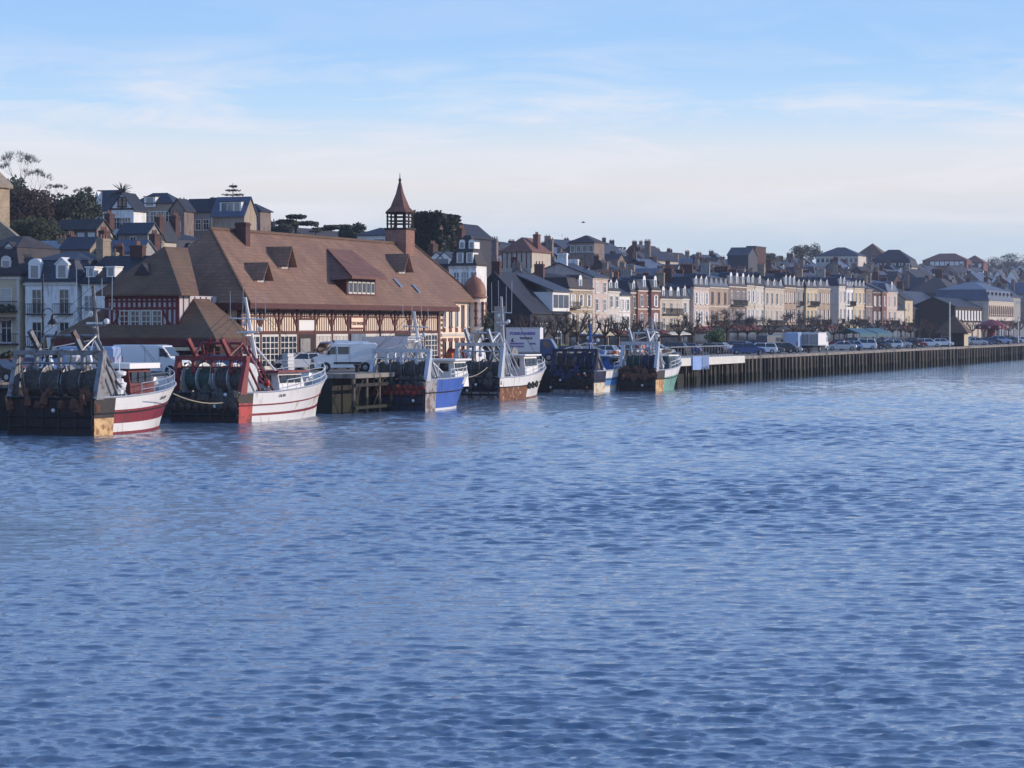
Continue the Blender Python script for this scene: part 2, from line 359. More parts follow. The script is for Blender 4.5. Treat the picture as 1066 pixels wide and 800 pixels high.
def lowline(px):     # where the roofs just behind the waterfront begin
    P = [(-60, 270), (0, 268), (120, 272), (200, 275), (500, 318), (540, 292), (700, 294), (950, 300), (1020, 305), (1066, 300), (1200, 305)]
    for (a, b), (c, d) in zip(P, P[1:]):
        if px <= c: return b + (d - b) * max(0, px - a) / (c - a)
    return 305
def ground():
    us = np.array(list(np.arange(-120, 47, 11)) + [47.5, 48.5, 56.5, 57, 64, 72, 73, 90, 110, 132, 133] + list(np.arange(146, 1200, 14)) + [1300, 1500, 1900, 2600.])
    vs = np.array([0, 9.5, 14, 24, 40, 52, 60, 68] + list(range(76, 340, 9)) + [380, 500, 800, 1300.])
    H = np.array(HILLPTS)
    v_, f_, nv = [], [], len(vs)
    for u in us:
        for v in vs:
            if v <= 52: z = QZ
            else:
                d2 = (H[:, 0] - u) ** 2 + ((H[:, 1] - v) * 1.6) ** 2 + 6.0; wt = d2 ** -1.8
                z = float((H[:, 2] * wt).sum() / wt.sum()); k = min(1, (v - 52) / 14); z = QZ * (1 - k) + (z - .3) * k
                if v > 330: z = QZ + (z - QZ) * max(0, 1 - (v - 330) / 900)
            ve = vedge(u); vv = max(v, ve) if v else ve
            v_.append(W(u, vv + (0.01 * v if v < ve else 0), z))
    for i in range(len(us) - 1):
        for j in range(nv - 1): f_.append((i * nv + j, (i + 1) * nv + j, (i + 1) * nv + j + 1, i * nv + j + 1))
    m = MB(); m.add(v_, f_)
    mats = ['paving', 'hill']
    m.m = [0 if vs[j] < 60 else 1 for i in range(len(us) - 1) for j in range(nv - 1)]
    struct(m.build('ground', mats, smooth=False))
    # parking surface, road, kerbs, markings
    def strip(name, v0, v1, z, mt, u0=-110, u1=2400):
        s = MB(); s.add([W(u0, v0, z), W(u1, v0, z), W(u1, v1, z), W(u0, v1, z)], [(0, 1, 2, 3)]); return struct(s.build(name, mt))
    strip('parking_area', 7.2, 22, QZ + .012, 'asphalt', 133)
    strip('road', 26, 35, QZ + .012, 'asphalt', 130)
    for v0 in (25.7, 35.0):
        s = MB(); b = [W(130, v0), W(2400, v0), W(2400, v0 + .3), W(130, v0 + .3)]
        s.add([(x, y, QZ - .05) for x, y, _ in b] + [(x, y, QZ + .14) for x, y, _ in b], [(3, 2, 1, 0), (4, 5, 6, 7), (0, 1, 5, 4), (1, 2, 6, 5), (2, 3, 7, 6), (3, 0, 4, 7)])
        struct(s.build('kerb', 'kerbstone'))
    s = MB()
    for i in range(70):
        u = 150 + i * 9; s.add([W(u, 30.4, QZ + .018), W(u + 3, 30.4, QZ + .018), W(u + 3, 30.55, QZ + .018), W(u, 30.55, QZ + .018)], [(0, 1, 2, 3)])
    for i in range(120):
        u = 150 + i * 2.6; s.add([W(u, 8, QZ + .018), W(u + .12, 8, QZ + .018), W(u + .12, 13, QZ + .018), W(u, 13, QZ + .018)], [(0, 1, 2, 3)])
    struct(s.build('road_markings', 'roadpaint'))
def quay():
    root = thing('quay_wall', 'dark tarred timber and concrete quay wall with pale vertical piles along the river', 'quay wall', (0, 0, 0))
    us = [-110, -40, 8, 47.5, 48.5, 56.5, 57, 72, 73, 132, 133] + list(range(160, 2500, 60))
    s = MB(); c = MB()
    for a, b in zip(us, us[1:]):
        va, vb = vedge(a), vedge(b)
        p = [W(a, va + .02), W(b, vb + .02), W(b, vb + .9), W(a, va + .9)]
        s.add([(x, y, -3) for x, y, _ in p] + [(x, y, QZ - .32) for x, y, _ in p], [(4, 5, 6, 7), (0, 1, 5, 4), (2, 3, 7, 6)])
        p = [W(a, va - .18), W(b, vb - .18), W(b, vb + .7), W(a, va + .7)]
        c.add([(x, y, QZ - .34) for x, y, _ in p] + [(x, y, QZ + .02) for x, y, _ in p], [(3, 2, 1, 0), (4, 5, 6, 7), (0, 1, 5, 4), (2, 3, 7, 6)])
    s.build('wall_face', 'quay_wood', root); c.build('coping', 'quay_deck', root)
    g = random.Random(5); u = 146.0; k = 0; protos = []
    for i in range(5):
        q = MB(); q.box(-.12, .12, -.14, .14, -3, QZ - .38); protos.append(q.mesh('pile', 'quay_pile' if i != 3 else 'quay_wood'))
    while k < 92 and u < 520:
        v = vedge(u) - .12
        o = inst('pile', protos[g.randrange(5)], root, W(u, v, 0), ROTA + g.uniform(-.03, .03)); k += 1
        u += 1.7 * (1 + (u - 146) / 330) * g.uniform(.75, 1.3)
    # horizontal wale
    rest = MB()
    while u < 950:
        x, y, _ = W(u, vedge(u) - .12); rest.box(x - .13, x + .13, y - .14, y + .14, -3, QZ - .38); u += 3.0 * g.uniform(.75, 1.3)
    rest.build('far_piles', 'quay_pile', root)['kind'] = 'stuff'
    for k, u in enumerate((150, 178, 215, 262, 330, 420)):
        q = MB(); 
        for a in (-.22, .22): q.tube((a, -.42, -1), (a, -.42, QZ + .5), .035, n=4)
        for z in range(14): q.tube((-.22, -.42, -.4 + z * .3), (.22, -.42, -.4 + z * .3), .022, n=4)
        q.build('ladder', 'steel', root, W(u, 0), ROTA)
    # timber landing pier near the vans: open piles, cross braces
    pr = thing('timber_pier', 'open dark timber landing pier on tall piles under the white van', 'pier', W(48.6, 0, 0), ROTA)
    L = 8
    d = MB(); d.box(0, L, -1.6, .4, QZ - .34, QZ + .0); d.build('deck', 'quay_deck', pr)
    for i in range(4):
        q = MB(); q.tube((0, 0, -3), (0, 0, QZ - .36), .15, n=8); o = q.build('pile', 'quay_pile', pr, (i * 2.5 + .2, -1.35, 0))
    for i in range(0, 7, 2):
        q = MB(); q.tube((i * 2 + .1, -1.35, .5), (i * 2 + 2.1, -1.35, 2.6), .07, n=4); q.tube((i * 2 + .1, -1.35, 2.6), (i * 2 + 2.1, -1.35, .5), .07, n=4)
        q.build('cross_brace', 'quay_pile', pr)
    q = MB(); q.box(0, L, -1.62, -1.5, .35, .6); q.box(0, L, -1.62, -1.5, 2.1, 2.35); q.build('beam', 'quay_wood', pr)
quay()
# ------------------------------------------------------------------ building kit
WC = {}
def window(parent, face, x, z, w, h, dims, frame='white', pane='glass', shutter=None, sub=True, arch=False, mull=True, name='window'):
    W_, D_ = dims; key = (round(w, 2), round(h, 2), frame, pane, shutter, arch, mull)
    if key not in WC:
        f = MB(); t = max(.07, w * .1)
        f.box(-w / 2 - t, -w / 2, -.09, .02, -t, h + t); f.box(w / 2, w / 2 + t, -.09, .02, -t, h + t)
        f.box(-w / 2, w / 2, -.09, .02, h, h + t); f.box(-w / 2 - t * 1.5, w / 2 + t * 1.5, -.18, .02, -t * 1.4, 0)
        if mull:
            f.box(-.035, .035, -.06, .0, 0, h); f.box(-w / 2, -.035, -.06, .0, h * .62, h * .62 + .06); f.box(.035, w / 2, -.06, .0, h * .62, h * .62 + .06)
        if arch: f.prism([(w / 2 * 1.25 * math.cos(a), h + t + w / 2 * 1.0 * math.sin(a)) for a in [math.pi * i / 8 for i in range(9)]], 'y', -.1, .02)
        p = MB(); p.box(-w / 2, w / 2, -.03, .03, 0, h)
        s = None
        if shutter:
            s = MB(); s.box(-w / 2 - t - w * .42, -w / 2 - t - .01, -.07, .02, 0, h); s.box(w / 2 + t + .01, w / 2 + t + w * .42, -.07, .02, 0, h)
            s = 1; a_ = MB(); a_.box(-w / 2 - t - w * .42, -w / 2 - t - .01, -.07, .02, 0, h); b_ = MB(); b_.box(w / 2 + t + .01, w / 2 + t + w * .42, -.07, .02, 0, h); s = (a_.mesh('shutter', shutter), b_.mesh('shutter', shutter))
        WC[key] = (f.mesh('window', frame), p.mesh('pane', pane), s)
    f, p, s = WC[key]
    loc, rz = {'F': ((x, 0, z), 0), 'L': ((0, D_ - x, z), -R(90)), 'R': ((W_, x, z), R(90))}[face]
    o = inst(name, f, parent, loc, rz)
    inst('pane', p, o)
    if s: inst('shutter', s[0], o); inst('shutter', s[1], o)
    return o
DC = {}
def dormer(parent, face, x, z, y, w, h, dep, dims, body='white', roof='slate', style='gable', sub=True):
    key = (round(w, 2), round(h, 2), round(dep, 2), body, roof, style)
    if key not in DC:
        b = MB(); b.box(-w / 2, w / 2, 0, dep, 0, h)
        r = MB(); e = .12
        if style == 'gable':
            b.prism([(-w / 2, h), (w / 2, h), (0, h + w * .42)], 'y', 0, dep)
            for sg in (-1, 1):
                r.prism([(sg * (w / 2 + e), h - e * .8), (0, h + w * .42 + .02), (0, h + w * .42 + .14), (sg * (w / 2 + e), h - e * .8 + .13)], 'y', -e, dep)
        elif style == 'arch':
            pr = [(w / 2 * math.cos(a), h + w / 2 * .8 * math.sin(a)) for a in [math.pi * i / 8 for i in range(9)]]
            b.prism(pr, 'y', 0, dep); pr = [(w * .56 * math.cos(a), h + w * .56 * .8 * math.sin(a)) for a in [math.pi * i / 8 for i in range(9)]]
            r.prism(pr, 'y', .06, dep + .02)
        else:
            r.box(-w / 2 - e, w / 2 + e, -e, dep, h, h + .12)
        p = MB(); p.box(-w * .3, w * .3, -.03, .05, h * .14, h * .92)
        q = MB(); q.box(-w * .3, -.0 - w * .02, -.05, -.035, h * .5, h * .54); q.box(-.03, .03, -.05, -.035, h * .14, h * .92)
        DC[key] = (b.mesh('dormer', body), r.mesh('dormer_roof', roof), p.mesh('pane', 'glass_lit'))
    b, r, p = DC[key]; W_, D_ = dims
    loc, rz = {'F': ((x, y, z), 0), 'L': ((y, D_ - x, z), -R(90)), 'R': ((W_ - y, x, z), R(90))}[face]
    o = inst('dormer', b, parent, loc, rz); inst('dormer_roof', r, o)
    if sub: inst('pane', p, o)
    return o
def chimney(parent, x, y, z0, z1, wx=.6, wy=1.4, m='brick_dark', pots=3):
    s = MB(); s.box(x - wx / 2, x + wx / 2, y - wy / 2, y + wy / 2, z0, z1); s.box(x - wx / 2 - .07, x + wx / 2 + .07, y - wy / 2 - .07, y + wy / 2 + .07, z1 - .25, z1 - .12)
    o = s.build('chimney', m, parent)
    n = max(1, pots)
    if pots:
        if 'pot' not in DC: q = MB(); q.tube((0, 0, -.02), (0, 0, .45), .13, .10, n=6); DC['pot'] = q.mesh('chimney_pot', 'pot')
        for i in range(pots): inst('chimney_pot', DC['pot'], o, (x, y - wy / 2 + (i + .5) * wy / pots, z1))
    return o
def balcony(parent, x, z, w, dims, face='F', m='iron'):
    s = MB(); s.box(-w / 2, w / 2, -.7, 0, -.14, 0)
    for i in range(int(w / .22) + 1):
        q = -w / 2 + .02 + i * (w - .04) / int(w / .22); s.tube((q, -.68, 0), (q, -.68, .95), .025, n=4)
    s.box(-w / 2, w / 2, -.71, -.65, .93, 1.0); s.box(-w / 2, -w / 2 + .05, -.65, 0, .93, 1.0); s.box(w / 2 - .05, w / 2, -.65, 0, .93, 1.0)
    loc, rz = {'F': ((x, 0, z), 0), 'L': ((0, dims[1] - x, z), -R(90)), 'R': ((dims[0], x, z), R(90))}[face]
    return s.build('balcony', m, parent, loc, rz)
def roofmesh(kind, w, d, h, rh, e=.35):
    s = MB(); t = .16
    if kind == 'gable_x':
        for a, b in ((-e, d / 2), (d + e, d / 2)):
            za = h - e * rh / (d / 2); s.prism([(a, za), (b, h + rh), (b, h + rh + t), (a, za + t)], 'x', -e * .6, w + e * .6)
    elif kind == 'gable_y':
        for a, b in ((-e, w / 2), (w + e, w / 2)):
            za = h - e * rh / (w / 2); s.prism([(a, za), (b, h + rh), (b, h + rh + t), (a, za + t)], 'y', -e * .6, d + e * .6)
    elif kind == 'hip':
        z0 = h + .003
        s.box(-e, w + e, -e, d + e, z0, z0 + .14); i = min(d, w) / 2 + e
        if w >= d: s.fr((-e, w + e, -e, d + e), z0 + .14, (-e + i * .95, w + e - i * .95, d / 2 - .02, d / 2 + .02), h + rh)
        else: s.fr((-e, w + e, -e, d + e), z0 + .14, (w / 2 - .02, w / 2 + .02, -e + i * .95, d + e - i * .95), h + rh)
    elif kind == 'mansard':
        z0 = h + .003; k = min(rh * .70, 3.2); j = .32 * k
        s.box(-.22, w + .22, -.22, d + .22, z0, z0 + .22)
        s.fr((-.05, w + .05, -.05, d + .05), z0 + .22, (j, w - j, j, d - j), h + k)
        s.fr((j - .12, w - j + .12, j - .12, d - j + .12), h + k, (w * .38, w * .62, d * .45, d * .55), h + rh)
    elif kind == 'flat':
        s.box(-.15, w + .15, -.15, d + .15, h + .003, h + .3)
    return s
def house(name, label, cat, loc, rot, w, d, h, wall, roofm, roof='gable_x', rh=3.2, group=None, drop=0.3, trim=None):
    r = thing(name, label, cat, loc, rot, group)
    s = MB(); s.box(0, w, 0, d, -drop, h)
    if roof == 'gable_x': s.prism([(0, h), (d, h), (d / 2, h + rh)], 'x', 0, w)
    if roof == 'gable_y': s.prism([(0, h), (w, h), (w / 2, h + rh)], 'y', 0, d)
    s.build('wall', wall, r)
    roofmesh(roof, w, d, h, rh).build('roof', roofm, r)
    if trim:
        q = MB(); q.box(-.12, w + .12, -.14, .0, h - .32, h - .1); q.build('cornice', trim, r)
    return r
# ------------------------------------------------------------------ fish market hall
def market():
    VF = 12.0
    u0, u1 = U(250, VF) + .6, U(458, VF)          # facade ends
    ez = ZH(345, VF - 1.1, 317.5) - QZ                   # eave
    rz_ = 9.55 + 0
    rt = thing('market_hall', 'long half-timbered market hall with huge tiled roof and small dormers beside the trawlers', 'market hall', W(u0, VF, QZ), ROTA)
    L = u1 - u0; Dp = 10.0; VR = 17
    zr = ZH(432, VR, 250) - QZ; zl = ZH(219, VR, 237) - QZ; RZ = (zr + zl) / 2 - .35
    ul = U(219, VR) - u0; ur = U(431, VR) - u0
    uc = U(499, 11.6) - u0                          # right end of the roof over the brick wing
    s = MB(); s.box(.2, L, .35, Dp, -.3, ez); s.box(L - .5, uc - 1.2, 1.2, Dp, -.3, ez + .2); s.build('wall', 'plaster', rt)
    # main roof: hip at the left, steep end at the right
    e = 1.1; sl = (RZ - ez) / (5 + e); t = .25
    A = [(-e, -e, ez), (uc, -e, ez), (uc, Dp + e, ez), (-e, Dp + e, ez)]; Rg = [(ul, Dp / 2, RZ), (ur, Dp / 2, RZ)]
    # step in the eave: brick wing sits further back, its roof edge higher up the slope
    yb = -.35; zb = ez + (yb + e) * sl
    pts = [(-e, -e, ez), (L + 2.2, -e, ez), (L + 2.2, yb, zb), (uc, yb, zb), (uc, Dp + e, ez), (-e, Dp + e, ez), (ul, Dp / 2, RZ), (ur, Dp / 2, RZ)]
    top = [(0, 1, 2, 3, 7, 6), (3, 4, 7), (4, 5, 6, 7), (5, 0, 6)]
    low = [(x, y, z - t) for x, y, z in pts]
    s = MB(); s.add(pts + low, top + [tuple(i + 8 for i in reversed(f)) for f in top] + [(i, (i + 1) % 6, (i + 1) % 6 + 8, i + 8) for i in range(6)])
    roof = s.build('roof', 'tile', rt)
    s = MB(); s.box(-e - .05, L + 2.25, -e - .12, -e - .01, ez - .42, ez + .03); s.box(-e - .12, -e - .01, -e, Dp + e, ez - .55, ez + .03)
    s.box(-e, L + 2.2, -e - .01, -.1, ez - .45, ez - .36); s.build('fascia', 'timber', rt)
    s = MB(); s.tube((-e, -e, ez + .1), (ul, Dp / 2, RZ + .1), .13, n=6); s.tube((ul, Dp / 2, RZ + .05), (ur, Dp / 2, RZ + .05), .16, n=6)
    s.tube((uc, yb, zb + .06), (ur, Dp / 2, RZ + .06), .13, n=6); s.build('ridge_tiles', 'tile_old', roof)
    def ysl(z): return -e + (z - ez) / sl
    # facade bays
    nb = 12; bw = L / nb; g = random.Random(2)
    zbm = ZH(345, VF, 346.5) - QZ; zmid = ZH(345, VF, 330) - QZ
    s = MB()
    for i in range(nb + 1):
        x = i * bw + .2; s.box(x - .17, x + .17, .24, .37, -.2, ez - .3)
        for sg in (-1, 1):       # braces to the eave
            if 0 < i < nb: s.prism([(x + sg * .17, zmid - .6), (x + sg * 1.0, ez - .62), (x + sg * 1.25, ez - .62), (x + sg * .17, zmid - .9)], 'y', .27, .36)
    s.box(.2, L, .26, .38, zbm - .12, zbm + .16); s.box(.2, L, .3, .375, zmid - .06, zmid + .09); s.box(.2, L, .25, .38, ez - .75, ez - .5)
    for i in range(nb):
        k = 7
        for j in range(1, k):
            x = .2 + i * bw + .17 + j * (bw - .34) / k; a = zbm + .16 if i not in (3,) else zbm + 1.25
            s.box(x - .075, x + .075, .325, .37, a, zmid - .06); s.box(x - .075, x + .075, .325, .37, zmid + .09, ez - .75)
        if i == 3: s.box(.2 + i * bw, .2 + (i + 1) * bw, .27, .385, zbm + 1.12, zbm + 1.28)
    s.build('timber_frame', 'timber', rt)
    kinds = ['door', 'door', 'door', 'open', 'pale', 'pale', 'open2', 'pale', 'door', 'shut', 'door', 'door']
    for i, k in enumerate(kinds):
        x0, x1 = .2 + i * bw + .2, .2 + (i + 1) * bw - .2
        if k in ('door', 'pale'):
            f = MB(); n = 4
            f.box(x0, x1, .25, .31, zbm - .32, zbm - .13); f.box(x0, x1, .25, .31, -.1, .35)
            for j in range(n + 1):
                q = x0 + j * (x1 - x0) / n; t = .09 if j in (0, 2, 4) else .045; f.box(q - t, q + t, .26, .31, .35, zbm - .32)
            for j in range(1, 5): f.box(x0, x1, .27, .308, .35 + j * (zbm - .67) / 5 - .035, .35 + j * (zbm - .67) / 5 + .035)
            o = f.build('glazed_door', 'offwhite', rt)
            p = MB(); p.box(x0, x1, .295, .34, .3, zbm - .3); p.build('pane', 'glass' if k == 'door' else 'curtain', o)
        else:
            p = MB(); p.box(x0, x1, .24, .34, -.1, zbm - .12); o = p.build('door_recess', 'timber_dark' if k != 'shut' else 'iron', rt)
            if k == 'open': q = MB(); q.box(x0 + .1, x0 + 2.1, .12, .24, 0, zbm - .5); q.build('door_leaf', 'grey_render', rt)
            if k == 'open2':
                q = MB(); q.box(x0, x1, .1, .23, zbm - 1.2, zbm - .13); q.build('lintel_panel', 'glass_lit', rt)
    x0 = .2 + 3 * bw + .25; s = MB(); s.box(x0, x0 + bw - .5, .24, .32, zbm + .22, zbm + 1.1); s.build('sign_panel', 'white', rt, None)['label'] = 'blank white sign board over the doorway'
    x0 = .2 + 6 * bw + .55; s = MB(); s.box(x0 - .1, x0 + bw - .9, .24, .32, zbm + .45, zbm + 1.35); sg = s.build('sign_panel', 'plaster', rt)
    sg['label'] = 'cream sign board with a dark line of lettering'
    s = MB(); s.box(x0 - .2, x0 + bw - .8, .2, .26, zbm + 1.35, zbm + 1.5); s.box(x0 - .2, x0 + bw - .8, .2, .26, zbm + .32, zbm + .45)
    s.box(x0 - .2, x0 - .06, .2, .26, zbm + .45, zbm + 1.35); s.box(x0 + bw - .94, x0 + bw - .8, .2, .26, zbm + .45, zbm + 1.35); s.build('sign_frame', 'timber_red', sg)
    word = 'POISSONNERIE'; cu = bpy.data.curves.new('lettering', 'FONT'); cu.body = word; cu.size = .42; cu.extrude = .02; cu.align_x = 'CENTER'
    to = bpy.data.objects.new('tmp', cu); COL.objects.link(to); dg = bpy.context.evaluated_depsgraph_get()
    me = bpy.data.meshes.new_from_object(to.evaluated_get(dg)); bpy.data.objects.remove(to); me.materials.append(M['timber_red'])
    lo = inst('lettering', me, sg, (x0 + (bw - 1) / 2, .235, zbm + .68)); lo.rotation_euler = (R(90), 0, 0)
    # end wall timbers (towards the camera)
    s = MB()
    for j in range(7): s.box(.0, .19, .4 + j * 1.1, .58 + j * 1.1, 3, ez - .3)
    s.box(.0, .19, .4, 8, 3.9, 4.1); s.prism([(.6, 2.8), (3.4, ez - .5), (3.65, ez - .5), (.85, 2.8)], 'x', .0, .21)
    s.build('end_timbers', 'timber', rt)
    # chimney
    cx = U(253, 16.2) - u0; zt = ZH(253, 16.2, 232) - QZ
    chimney(rt, cx, 4.2, RZ - 4.0, zt, .85, 1.0, 'brick_dark', 0)
    # small gabled dormers: (px of gable, py ridge, py base)
    for (px, yr, ybs, wd) in ((297, 257, 280, 2.0), (272, 273.5, 294, 2.0), (419, 264.5, 285, 2.3)):
        v = 16
        for _ in range(12):
            zz = ZH(px, v, ybs) - QZ; v = VF + ysl(zz)
        u = U(px, v) - u0; zb_ = ZH(px, v, ybs) - QZ; h = ZH(px, v, yr) - QZ - zb_; y = v - VF; dep = h / sl + .2
        d = MB(); d.box(u - wd / 2 + .3, u + wd / 2 - .3, y, y + dep * .8, zb_ - .3, zb_ + h * .22)
        d.prism([(u - wd / 2 + .3, zb_ + h * .22), (u + wd / 2 - .3, zb_ + h * .22), (u, zb_ + h * .84)], 'y', y, y + dep * .8)
        o = d.build('dormer', 'plaster_grey', rt); r = MB()
        for sg_ in (-1, 1): r.prism([(u + sg_ * wd / 2, zb_ + .12), (u, zb_ + h - .12), (u, zb_ + h), (u + sg_ * wd / 2, zb_ + .26)], 'y', y - .7, y + dep)
        r.build('dormer_roof', 'tile', o)
        p = MB(); p.box(u - .32, u + .32, y - .06, y - .01, zb_ + .1, zb_ + h * .5); p.box(u - .04, u + .04, y - .08, y - .06, zb_ + .1, zb_ + h * .62); p.build('window', 'offwhite', o)
        p = MB(); p.box(u - .24, u + .24, y - .1, y - .07, zb_ + .2, zb_ + h * .42); p.build('pane', 'glass', o) if False else None
    # long shed dormer with six lights
    v = 14
    for _ in range(12):
        zz = ZH(375, v, 308) - QZ; v = VF + ysl(zz)
    ua, ub = U(361, v) - u0, U(391, v) - u0; zb_ = zz; y = v - VF; zt_ = ZH(375, v, 290.5) - QZ
    d = MB(); d.box(ua, ub, y, y + 3.5, zb_ - .2, zt_); o = d.build('shed_dormer', 'timber', rt)
    zk = ZH(355, VF + ysl(RZ - 2.2), 262) - QZ; yk = ysl(zk); r = MB()
    v = 15
    for _ in range(14): zk = ZH(357, v, 263) - QZ; v = VF + ysl(zk)
    yk = ysl(zk) + .1
    kv = VF + yk; ta, tb = U(341, kv) - u0, U(367, kv) - u0; lo = [(ua - .8, y - .9, zt_ - .05), (ub + .8, y - .9, zt_ - .05), (tb, yk, zk), (ta, yk, zk)]; hi_ = [(a_, b_, c_ + .24) for a_, b_, c_ in lo]; r.add(lo + hi_, [(3, 2, 1, 0), (4, 5, 6, 7), (0, 1, 5, 4), (1, 2, 6, 5), (2, 3, 7, 6), (3, 0, 4, 7)]); r.add([(ua - .8, y - .9, zt_ - .05), (ta, yk, zk), (ua - .8, y + 1.4, ez + (y + 1.4 + e) * sl - .1)], [(0, 1, 2)]); r.build('dormer_roof', 'tile_red', o)
    for j in range(6):
        q = ua + .35 + j * (ub - ua - .5) / 6; p = MB(); p.box(q, q + (ub - ua) / 6 - .3, y - .06, y + .0, zb_ + .15, zt_ - .25); w_ = p.build('window', 'offwhite', o)
    p = MB(); n = 6
    for j in range(6):
        q = ua + .35 + j * (ub - ua - .5) / 6; ww = (ub - ua) / 6 - .3; p.box(q + .1, q + ww - .1, y - .09, y - .07, zb_ + .3, zt_ - .4)
    p.build('glazing', 'glass', o)
    # skylights
    for px, py in ((418, 300), (437, 306)):
        v = 14
        for _ in range(12): zz = ZH(px, v, py) - QZ; v = VF + ysl(zz)
        u = U(px, v) - u0; y = v - VF
        q = MB(); q.prism([(y, zz + .06), (y + .7, zz + .06 + .7 * sl), (y + .7, zz + .18 + .7 * sl), (y, zz + .18)], 'x', u - .3, u + .3); q.build('skylight', 'glass_lit', rt)
    # bell turret on the ridge
    tu, tv = U(416.5, VR) - u0, 5.0; s_ = S(416.5, VR)
    def zz(py): return ZH(416.5, VR, py) - QZ
    hw = 5.4 / s_ * 2.0 * .5 * 1.3
    b = MB(); b.box(tu - 1.12, tu + 1.12, tv - 1.12, tv + 1.12, RZ - 1.9, zz(240)); base = b.build('turret_base', 'brick_orange', rt)
    b = MB(); z0, z1 = zz(240), zz(221.5)
    b.box(tu - 1.22, tu + 1.22, tv - 1.22, tv + 1.22, z0, z0 + .2)
    for a in range(3):
        for c in range(3):
            if a == 1 and c == 1: continue
            b.box(tu - 1.02 + a * .95, tu - .88 + a * .95, tv - 1.02 + c * .95, tv - .88 + c * .95, z0 + .2, z1)
    for z in (z0 + .55, z0 + .85, z0 + 1.25):
        for q in (-1.0, .92): b.box(tu - 1.06, tu + 1.06, tv + q, tv + q + .08, z, z + .12); b.box(tu + q, tu + q + .08, tv - 1.06, tv + 1.06, z - .0, z + .115)
    b.box(tu - 1.1, tu + 1.1, tv - 1.1, tv + 1.1, z1 - .18, z1)
    b.build('belfry', 'timber_dark', rt)
    zt = zz(190); prof = [(1.72, z1 - .02), (1.66, z1 + .08), (1.15, z1 + .5), (.86, z1 + 1.1), (.48, z1 + (zt - z1) * .62), (.14, zt), (.05, zt + .15)]
    b = MB(); b.lathe([(r * .90, z) for r, z in prof], (tu, tv, 0), 8); sp_ = b.build('spire', 'tile_red', rt)
    b = MB(); b.lathe([(.11, zt), (.15, zt + .25), (.05, zt + .4), (.02, zz(180.5))], (tu, tv, 0), 6); b.build('finial', 'iron', sp_)
    # pavilion at the near end
    pu0, pu1 = U(185, 14) - u0, 1.2; pv0, pv1 = 2.0, U(185, 14) * 0 + 2.0
    sp0 = S(185, 14); pw = (185 - 103) / (sp0 * (.9387 + .1336 * .3448)) ; pv1 = pv0 + pw * 1.0
    ze = ZH(185, 14, 308) - QZ; z_lo = ZH(185, 14, 346) - QZ
    s = MB(); s.box(pu0, pu1, pv0, pv1, z_lo - .6, ze); pav = s.build('pavilion_wall', 'plaster_grey', rt)
    s = MB(); W_ = pv1 - pv0
    x = pu0 - .07
    n = 14
    for j in range(n + 1):
        q = pv0 + j * W_ / n; wd = .16 if j in (0, n) else .10; s.box(x, pu0 + .05, q - wd, q + wd, z_lo if j in (0, 1, 2, 3, 10, 11, 12, 13, 14) else z_lo + (ze - z_lo) * .62, ze - .05)
    for z, t in ((z_lo, .28), (z_lo + (ze - z_lo) * .62, .2), (z_lo + (ze - z_lo) * .82, .14), (ze - .25, .22)): s.box(x - .02, pu0 + .04, pv0 - .1, pv1 + .1, z, z + t)
    for (a, b_) in ((pv0 + .25, pv0 + 1.5), (pv1 - .2, pv1 - 1.4)):
        s.prism([(a, z_lo + .28), (b_, z_lo + (ze - z_lo) * .6), (b_ + (.3 if b_ < a else -.3), z_lo + (ze - z_lo) * .6), (a + (.3 if b_ < a else -.3) * -1, z_lo + .28)], 'x', x - .01, pu0 + .03)
    for j in range(10):      # river side of the pavilion
        q = pu0 + j * (pu1 - pu0) / 9; s.box(q - .09, q + .09, pv0 - .03, pv0 + .05, z_lo, ze - .05)
    s.box(pu0 - .1, pu1, pv0 - .09, pv0 + .05, z_lo, z_lo + .25); s.build('timber_frame', 'timber_red', pav)
    for j in range(4):
        q = pv0 + W_ * (.28 + j * .155); f = MB()
        zz0, zz1 = z_lo + .4, z_lo + (ze - z_lo) * .6; ww = W_ * .055
        f.box(pu0 - .12, pu0 - .02, q - ww - .08, q - ww, zz0, zz1); f.box(pu0 - .12, pu0 - .02, q + ww, q + ww + .08, zz0, zz1); f.box(pu0 - .12, pu0 - .02, q - ww, q + ww, zz1 - .08, zz1); f.box(pu0 - .12, pu0 - .02, q - ww, q + ww, zz0, zz0 + .1)
        for k in (.33, .66): f.box(pu0 - .10, pu0 - .02, q - ww, q + ww, zz0 + (zz1 - zz0) * k - .025, zz0 + (zz1 - zz0) * k + .025)
        f.box(pu0 - .10, pu0 - .02, q - .025, q + .025, zz0, zz1); p = MB(); p.box(pu0 - .05, pu0 - .01, q - ww, q + ww, zz0, zz1); p.build('window', 'glass', pav); f.build('window_frame', 'offwhite', pav)
    e2 = .75; rr = (pu0 - e2, U(208, 13.2) - u0, pv0 - e2, pv1 + e2); zp = ZH(168, 17.5, 257) - QZ; mid = (pv0 + pv1) / 2; ru = U(168, 17.5) - u0
    s = MB(); s.box(rr[0], rr[1], rr[2], rr[3], ze, ze + .16); s.fr(rr, ze + .16, (ru, U(192, 17.5) - u0, mid - .03, mid + .03), zp); pr_ = s.build('pavilion_roof', 'tile_old', rt)
    # triangular vent dormer on it
    q = MB(); fz = .48; ux = pu0 - e2 + (ru - pu0 + e2) * fz; zx = ze + .16 + (zp - ze) * fz
    q.prism([(mid - .75 + .5, zx - .4), (mid + .75 + .5, zx - .4), (mid + .5, zx + .55)], 'x', ux - .5, ux + 2.0); q.build('vent_dormer', 'slate_brown', pr_)
    # big lean-to roof skirt round the pavilion
    a0 = U(224, 10) - u0; b0 = -2.0; zs = ZH(224, 10, 351) - QZ
